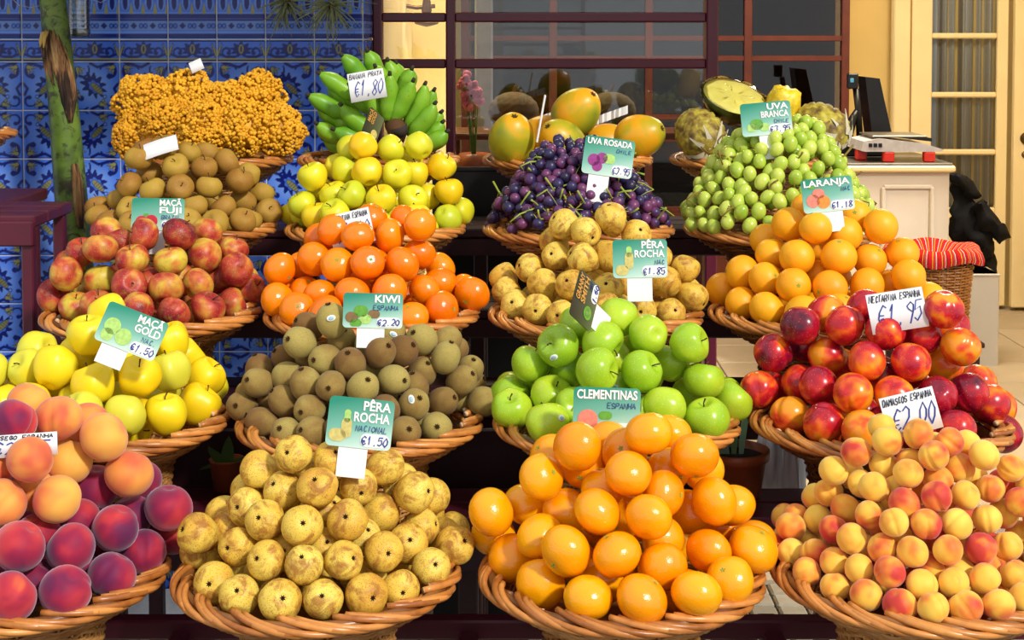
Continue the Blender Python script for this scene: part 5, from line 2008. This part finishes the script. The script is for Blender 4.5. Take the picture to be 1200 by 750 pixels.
# potted plant and white bags under the nectarines
M['terracotta'] = plain('brown_plastic_pot', (160, 84, 48), .35, .4)
M['soil'] = plain('dark_soil', (38, 28, 22), .95, bump=.8, scale=90)
pp = at(860, 590, 2.395)
pot = empty('flower_pot', (pp.x, 2.395, SHELF[1]))
tag(pot, 'brown plant pot with strap leaves behind the green apples', 'plant pot')
MB().lathe([(0, 0), (.040, 0), (.044, .004), (.053, .062), (.058, .063), (.059, .078), (.054, .079), (.052, .066), (0, .065)], 30).build('pot_body', M['terracotta'], pot, smooth=True)
MB().lathe([(0, .068), (.03, .067), (.0515, .066)], 20).build('soil', M['soil'], pot, smooth=True)
for (tx, ty, bx_, w) in ((838, 428, -.012, .007), (890, 432, .012, .006), (830, 455, -.02, .006), (872, 470, .0, .006)):
    tip = at(tx, ty, 2.50) - pot.location
    base = Vector((bx_, .0, .068))
    mb = MB()
    V = []
    for i in range(9):
        t = i / 8
        p = base.lerp(tip, t) + Vector((0, .03 * math.sin(PI * t), 0))
        w_ = w * (math.sin(PI * min(1, t * .8 + .2)) ** .7) * (1 if t < .95 else .25)
        for sg in (-1, 1):
            V.append((p.x + sg * w_, p.y + .003 * abs(sg), p.z))
    V += [(v[0], v[1] + .0012, v[2]) for v in V]
    fc = [(2 * i, 2 * i + 1, 2 * i + 3, 2 * i + 2) for i in range(8)]
    mb.add(V, fc + [(18 + f[0], 18 + f[3], 18 + f[2], 18 + f[1]) for f in fc])
    mb.build('strap_leaf', M['leaf'], pot, smooth=True)
M['bag'] = plain('white_plastic_bag', (240, 242, 246), .45, .4, vary=.04)
bgp = at(916, 520, 2.49)
bags = empty('white_bags', (bgp.x - .004, 2.49, at(916, 588, 2.49).z))
tag(bags, 'folded white plastic bags hanging under the nectarine basket', 'bags')
hb = bgp.z - bags.location.z + .035
for k, (ox, oy, rr, hh) in enumerate(((-.012, 0, .026, hb * .88), (.014, -.006, .024, hb), (.03, .008, .018, hb * .8))):
    mb = MB()
    prof = [(0, hb - hh), (rr * .7, hb - hh + .004), (rr * 1.15, hb - hh + .02), (rr, hb - hh * .45), (rr * .7, hb - .01), (rr * .4, hb)]
    mb.lathe(prof, 40, fn=lambda r, z, a, t: (r * (1 + .16 * math.sin(a * 7 + k * 2 + t * 2) + .07 * math.sin(a * 13 + t * 5)), z + .006 * math.sin(a * 3 + k)), c=(ox, oy, 0))
    mb.build('bag', M['bag'], bags, smooth=True)

# small strap leaved plant in the gap between the golden apple and kiwi baskets
ds = empty('strap_leaf_plant', (at(268, 560, 2.44).x, 2.425, SHELF[1]))
tag(ds, 'small dark strap leaved plant between the golden apple and kiwi baskets', 'plant')
for (tx, ty, bx_) in ((246, 520, -.008), (270, 508, .0), (290, 532, .01), (236, 548, -.012)):
    tip = at(tx, ty, 2.44) - ds.location
    mb = MB()
    V = []
    for i in range(8):
        t = i / 7
        p = Vector((bx_, 0, .045)).lerp(tip, t)
        for sg in (-1, 1):
            V.append((p.x + sg * .011 * (1 - t ** 3), p.y - .002 * i, p.z))
    V += [(v[0], v[1] + .001, v[2]) for v in V]
    fc = [(2 * i, 2 * i + 1, 2 * i + 3, 2 * i + 2) for i in range(7)]
    mb.add(V, fc + [(16 + f[0], 16 + f[3], 16 + f[2], 16 + f[1]) for f in fc])
    mb.build('strap_leaf', M['leaf'], ds, smooth=True)
MB().lathe([(0, 0), (.022, 0), (.029, .05), (.031, .052), (.028, .052), (.027, .046), (0, .046)], 24).build('pot_body', M['terracotta'], ds, smooth=True)

# ================================================================== INSIDE THE SHOP
CD = 6.5
cx0, cx1 = at(975, 200, CD).x, at(1113, 200, CD).x
ctz = at(1050, 191, CD).z
M['counter'] = plain('white_counter_paint', (206, 196, 178), .5, .3, vary=.03, scale=6)
M['counter_top'] = plain('grey_counter_top', (96, 92, 84), .3, .4)
ct = empty('shop_counter', ((cx0 + cx1) / 2, CD, 0))
tag(ct, 'white panelled shop counter under the weighing scale', 'counter')
cw = cx1 - cx0
box_obj('counter_body', (0, .3, ctz / 2 - .02), (cw, .6, ctz - .04), M['counter'], ct, .006)
box_obj('counter_edge', (0, .29, ctz - .025), (cw + .04, .64, .03), M['cream_paint'], ct, .008)
box_obj('counter_top', (0, .29, ctz - .005), (cw + .02, .62, .01), M['counter_top'], ct, .003)
pa, pb2 = at(1035, 220, CD).x - ct.location.x, at(1092, 220, CD).x - ct.location.x
pz1, pz0 = at(1060, 219, CD).z, .15
for c, d in (((pa, -.004, (pz0 + pz1) / 2), (.02, .016, pz1 - pz0)), ((pb2, -.004, (pz0 + pz1) / 2), (.02, .016, pz1 - pz0)), (((pa + pb2) / 2, -.004, pz1), (pb2 - pa, .016, .02)), (((pa + pb2) / 2, -.004, pz0), (pb2 - pa, .016, .02))):
    box_obj('panel_moulding', c, d, M['counter'], ct, .005)

M['scale_grey'] = plain('grey_scale_plastic', (190, 188, 190), .4)
M['scale_plate'] = plain('dull_steel_plate', (130, 122, 108), .35, metal=.6)
M['red_foot'] = plain('red_plastic', (214, 44, 24), .4)
sx_, sw = at(1060, 175, CD).x, 98 * mpp(CD)
scl = empty('weighing_scale', (sx_, CD + .16, ctz))
tag(scl, 'grey weighing scale with red feet on the shop counter', 'scale')
mb = MB()
hw = sw / 2
prof = [(-hw, .052), (-hw * .94, .094), (-hw * .55, .108), (hw * .55, .084), (hw, .057), (hw * .9, .048), (-hw * .9, .048)]
N_ = len(prof)
mb.add([(p[0], -.13, p[1]) for p in prof] + [(p[0], .14, p[1]) for p in prof], [tuple(range(N_))[::-1], tuple(range(N_, 2 * N_))] + [(i, (i + 1) % N_, N_ + (i + 1) % N_, N_ + i) for i in range(N_)])
mb.build('scale_body', M['scale_grey'], scl)
box_obj('weighing_plate', (-.01, .01, .116), (sw * .66, .25, .008), M['scale_plate'], scl, .003)
for k, x in enumerate((-.42, -.16, .33)):
    box_obj('foot', (x * sw, -.11 if k != 0 else .0, .0245), (.05, .042, .049), M['red_foot'], scl, .006)
for k in range(3):
    box_obj('display_window', (-hw * .78 + k * .022, -.132, .078), (.016, .006, .018), M['black_plastic'], scl, .001)
M['screen'] = plain('pale_blue_display', (70, 150, 190), .3)
reg = empty('cash_register', (at(1015, 180, CD).x, CD + .45, ctz))
tag(reg, 'black cash register with tilted screen on the shop counter', 'cash register')


def rg(x, y, d=0.0):
    return at(x, y, CD + .45 + d) - reg.location


box_obj('register_base', (.05, .0, .035), (.26, .22, .07), M['black_plastic'], reg, .01)
mb = MB()
V = [rg(1014, 90), rg(1031, 92), rg(1045, 156), rg(1022, 158)]
V2 = [v + Vector((.0, .16, 0)) for v in V]
mb.add(V + V2, [(3, 2, 1, 0), (4, 5, 6, 7), (0, 1, 5, 4), (1, 2, 6, 5), (2, 3, 7, 6), (3, 0, 4, 7)])
mb.build('screen_housing', M['black_plastic'], reg)
mb = MB()
MB().tube([rg(1008, 172), rg(1006, 130), rg(1003, 104)], .016, 10).build('display_pole', M['black_plastic'], reg, smooth=True)
p = rg(999, 95, -.02)
box_obj('customer_display', tuple(p), (.05, .035, .075), M['black_plastic'], reg, .006)
box_obj('display_digits', (p.x - .006, p.y - .0175, p.z + .004), (.016, .002, .02), M['screen'], reg, .0005)
mb = MB()
V = [rg(1040, 155, -.05), rg(1092, 162, -.05), rg(1092, 166, -.05), rg(1040, 160, -.05)]
V2 = [v + Vector((0, .16, .0)) for v in V]
mb.add(V + V2, [(3, 2, 1, 0), (4, 5, 6, 7), (0, 1, 5, 4), (1, 2, 6, 5), (2, 3, 7, 6), (3, 0, 4, 7)])
mb.build('keyboard', M['black_plastic'], reg)
MB().tube([rg(995, 172), rg(993, 158), rg(1000, 138), rg(1005, 128)], [.03, .028, .02, .012], 10).build('stand_arm', M['black_plastic'], reg, smooth=True)

# wicker basket with a striped cloth before the counter
BKD = 6.05
p = at(1093, 292, BKD)
tb_ = empty('wicker_bin', (p.x, BKD, p.z - .36))
tag(tb_, 'tall wicker bin lined with bright striped cloth before the counter', 'basket')
wo = obj('woven_side', weave_mesh('woven_side', [(.165, .35), (.15, .2), (.14, .002)], .012, 30, .004, .0058, M['wicker_dark'], 90), None, tb_)
wo['kind'] = 'stuff'
MB().tube([(.168 * math.cos(2 * PI * i / 40), .168 * math.sin(2 * PI * i / 40), .352) for i in range(40)], .012, 8, closed=True).build('rim', M['wicker_dark'], tb_, smooth=True)
MB().lathe([(0, .004), (.135, .003)], 30).build('bin_floor', M['wicker_dark'], tb_)


def stripe_material():
    m = NT('striped_cloth')
    sep = m.n('ShaderNodeSeparateXYZ')
    m.l(m.coord(), sep.inputs[0])
    ang = m.math('ARCTAN2', sep.outputs[1], sep.outputs[0])
    f = m.math('FRACT', m.math('MULTIPLY', ang, 5.2))
    m.base(m.ramp(f, [(0, (170, 24, 30)), (.3, (150, 20, 30)), (.34, (216, 150, 40)), (.42, (30, 40, 34)), (.5, (196, 40, 36)), (.68, (70, 110, 110)), (.74, (186, 180, 160)), (.8, (150, 20, 30))], 'CONSTANT'))
    m.rough(.9, .1)
    return m.mat


MB().lathe([(0, .30), (.10, .33), (.15, .372), (.175, .38), (.195, .365), (.205, .335), (.20, .318)], 60,
           fn=lambda r, z, a, t: (r * (1 + .05 * math.sin(a * 9) * t), z + .012 * math.sin(a * 5 + 1) * t)).build('striped_cloth', stripe_material(), tb_, smooth=True)
stl = empty('bin_stool', (p.x, BKD, 0))
tag(stl, 'low dark stool under the tall wicker bin', 'stool')
hz_ = p.z - .36
box_obj('stool_top', (0, 0, hz_ - .012), (.34, .34, .022), M['maroon_dark'], stl, .004)
for sx in (-1, 1):
    for sy in (-1, 1):
        box_obj('leg', (sx * .14, sy * .14, (hz_ - .023) / 2), (.03, .03, hz_ - .023), M['maroon_dark'], stl, .003)

# white block and the black coat on it
WD = 6.9
wx0, wx1 = at(1118, 380, WD).x, at(1171, 380, WD).x
wzt = at(1140, 321, WD).z
M['white_block'] = plain('white_painted_block', (206, 202, 194), .6, vary=.03, scale=5)
wbk = MB().box((0, .0, wzt / 2), (wx1 - wx0, .3, wzt), .006).box((0, 0, wzt - .006), (wx1 - wx0 + .006, .306, .012), .004).build('white_plinth', M['white_block'], None, ((wx0 + wx1) / 2, WD + .15, 0))
tag(wbk, 'plain white plinth block standing beside the shop counter', 'plinth')
coat = empty('black_coat', at(1140, 320, WD))
tag(coat, 'crumpled black coat and bag draped beside the counter', 'coat')


def cc(x, y, d=0.0):
    return at(x, y, WD + .1 + d) - coat.location


def cloth_tube(name, pts, rad, seed):
    mb = MB()
    P = []
    for a_, b_ in zip(pts, pts[1:]):
        for k in range(4):
            P.append(a_.lerp(b_, k / 4))
    P.append(pts[-1])
    rr = list(np.interp(np.linspace(0, 1, len(P)), np.linspace(0, 1, len(rad)), rad))
    mb.tube(P, rr, 18)
    mb.v = [tuple(Vector(v) + Vector(v).normalized() * .0 + Vector((noise.noise(Vector(v) * 17 + Vector((seed, 0, 0))), noise.noise(Vector(v) * 17 + Vector((0, seed, 0))), noise.noise(Vector(v) * 17 + Vector((0, 0, seed))))) * .05) for v in mb.v]
    mb.build(name, M['black_cloth'], coat, smooth=True)


cloth_tube('coat_body', [cc(1124, 212), cc(1130, 240), cc(1135, 270), cc(1142, 292), cc(1140, 304)], [.025, .06, .085, .09, .06], 3)
cloth_tube('coat_sleeve', [cc(1142, 240, -.05), cc(1158, 262, -.06), cc(1174, 282, -.04)], [.045, .05, .035], 8)
cloth_tube('coat_collar', [cc(1112, 208, -.03), cc(1128, 214, -.06), cc(1146, 226, -.05)], [.02, .035, .012], 5)
cloth_tube('coat_hem', [cc(1122, 309, -.02), cc(1145, 306, -.03), cc(1168, 309, -.02)], [.03, .045, .025], 12)

# seen through the window: wall lamp, flowers, dried things
M['brass_dark'] = plain('dark_brass', (92, 64, 30), .4, metal=.7)
lp = at(500, 8, 5.6)
wl = empty('wall_lamp', lp)
tag(wl, 'curled brass wall lamp seen through the narrow window pane', 'lamp')


def wp_(x, y):
    return at(x, y, 5.6) - lp


MB().tube([wp_(470, 1), wp_(476, 7), wp_(488, 9), wp_(500, 8), wp_(510, 7)], .008, 8).build('curled_arm', M['brass_dark'], wl, smooth=True)
MB().tube([wp_(500, -40), wp_(500, -5), wp_(500, 12), wp_(500, 29)], [.01, .012, .02, .009], 10).build('lamp_stem', M['brass_dark'], wl, smooth=True)
MB().lathe([(0, -.012), (.01, -.01), (.045, 0), (.048, .006), (0, .008)], 20).build('drip_plate', M['brass_dark'], wl, tuple(wp_(500, 28)), smooth=True)
MB().lathe([(.02, 0), (.05, .03), (.07, .1), (.068, .1), (.045, .03), (0, .004)], 20).build('glass_shade', plain('frosted_shade', (240, 226, 190), .4), wl, tuple(wp_(472, -20)), smooth=True)
M['pink'] = plain('pink_flower', (206, 92, 130), .7, vary=.3, scale=60)
fb = empty('pink_flowers', at(556, 160, 4.40))
tag(fb, 'pink flowers on stems behind the window glass', 'flowers')
for k, (x, y) in enumerate(((545, 90), (552, 100), (546, 112), (558, 108), (550, 124), (560, 120), (543, 100))):
    c = at(x, y, 4.40) - fb.location
    mb = MB()
    for j in range(9):
        d = Vector((random.gauss(0, 1), random.gauss(0, 1), random.gauss(0, 1))).normalized() * .012
        mb.lathe([(0, .011), (.008, .008), (.011, 0), (.008, -.008), (0, -.011)], 8, c=tuple(c + d))
    o = mb.build('flower_head', M['pink'], fb, smooth=True)
    o['kind'] = 'stuff'
    MB().tube([c, c * .5 + Vector((0, 0, -.05)), Vector((0, 0, -.12))], .002, 5).build('flower_stem', M['leaf'], fb, smooth=True)
MB().lathe([(0, -.2), (.05, -.2), (.06, -.08), (.045, -.05), (0, -.06)], 20).build('vase', M['terracotta'], fb, smooth=True)
fz = fb.location.z - .2
MB().lathe([(0, -fz), (.09, -fz), (.09, -fz + .02), (.02, -fz + .04), (.02, -.02), (.07, -.01), (.07, 0), (0, 0)], 20).build('plant_stand', M['brown_wood'], fb, (0, 0, -.2), smooth=False)
ish = empty('window_shelf', (wx(680, 4.6), 4.62, 0))
tag(ish, 'brown wooden display shelf just inside the window', 'shelf')
zs_ = at(680, 152, 4.62).z
box_obj('shelf_board', (0, 0, zs_ - .012), (.86, .28, .022), M['brown_wood'], ish, .003)
for xx in (-.4, .4):
    box_obj('shelf_leg', (xx, .1, (zs_ - .023) / 2), (.03, .03, zs_ - .023), M['brown_wood'], ish, .003)
M['spiky'] = plain('dark_spiky_rind', (84, 72, 50), .8, vary=.3, scale=60)
for x, lab in ((602, 'dark spiky round fruit on the shelf inside the window beside the grey post'), (716, 'dark spiky round fruit on the shelf inside the window behind the papayas')):
    mb = MB()
    nu, nv = 48, 26

    def fn(r, z, a, t):
        k = abs(((a / (2 * PI) * 14 + t * 9) % 1) - .5) * abs(((a / (2 * PI) * 14 - t * 9) % 1) - .5) * 4
        return r * (1 + .16 * k), z
    mb.lathe([(.075 * math.sin(PI * i / nv), .062 * math.cos(PI * i / nv)) for i in range(nv + 1)], nu, fn=fn)
    o = obj('spiky_fruit', mb.mesh('spiky_fruit', M['spiky']), None, None, (wx(x, 4.58), 4.58, zs_ + .061))
    tag(o, lab, 'fruit')
    MB().tube([(0, 0, .06), (.004, 0, .075), (.01, 0, .085)], [.006, .005, .004], 6).build('stalk', M['stem_brown'], o)
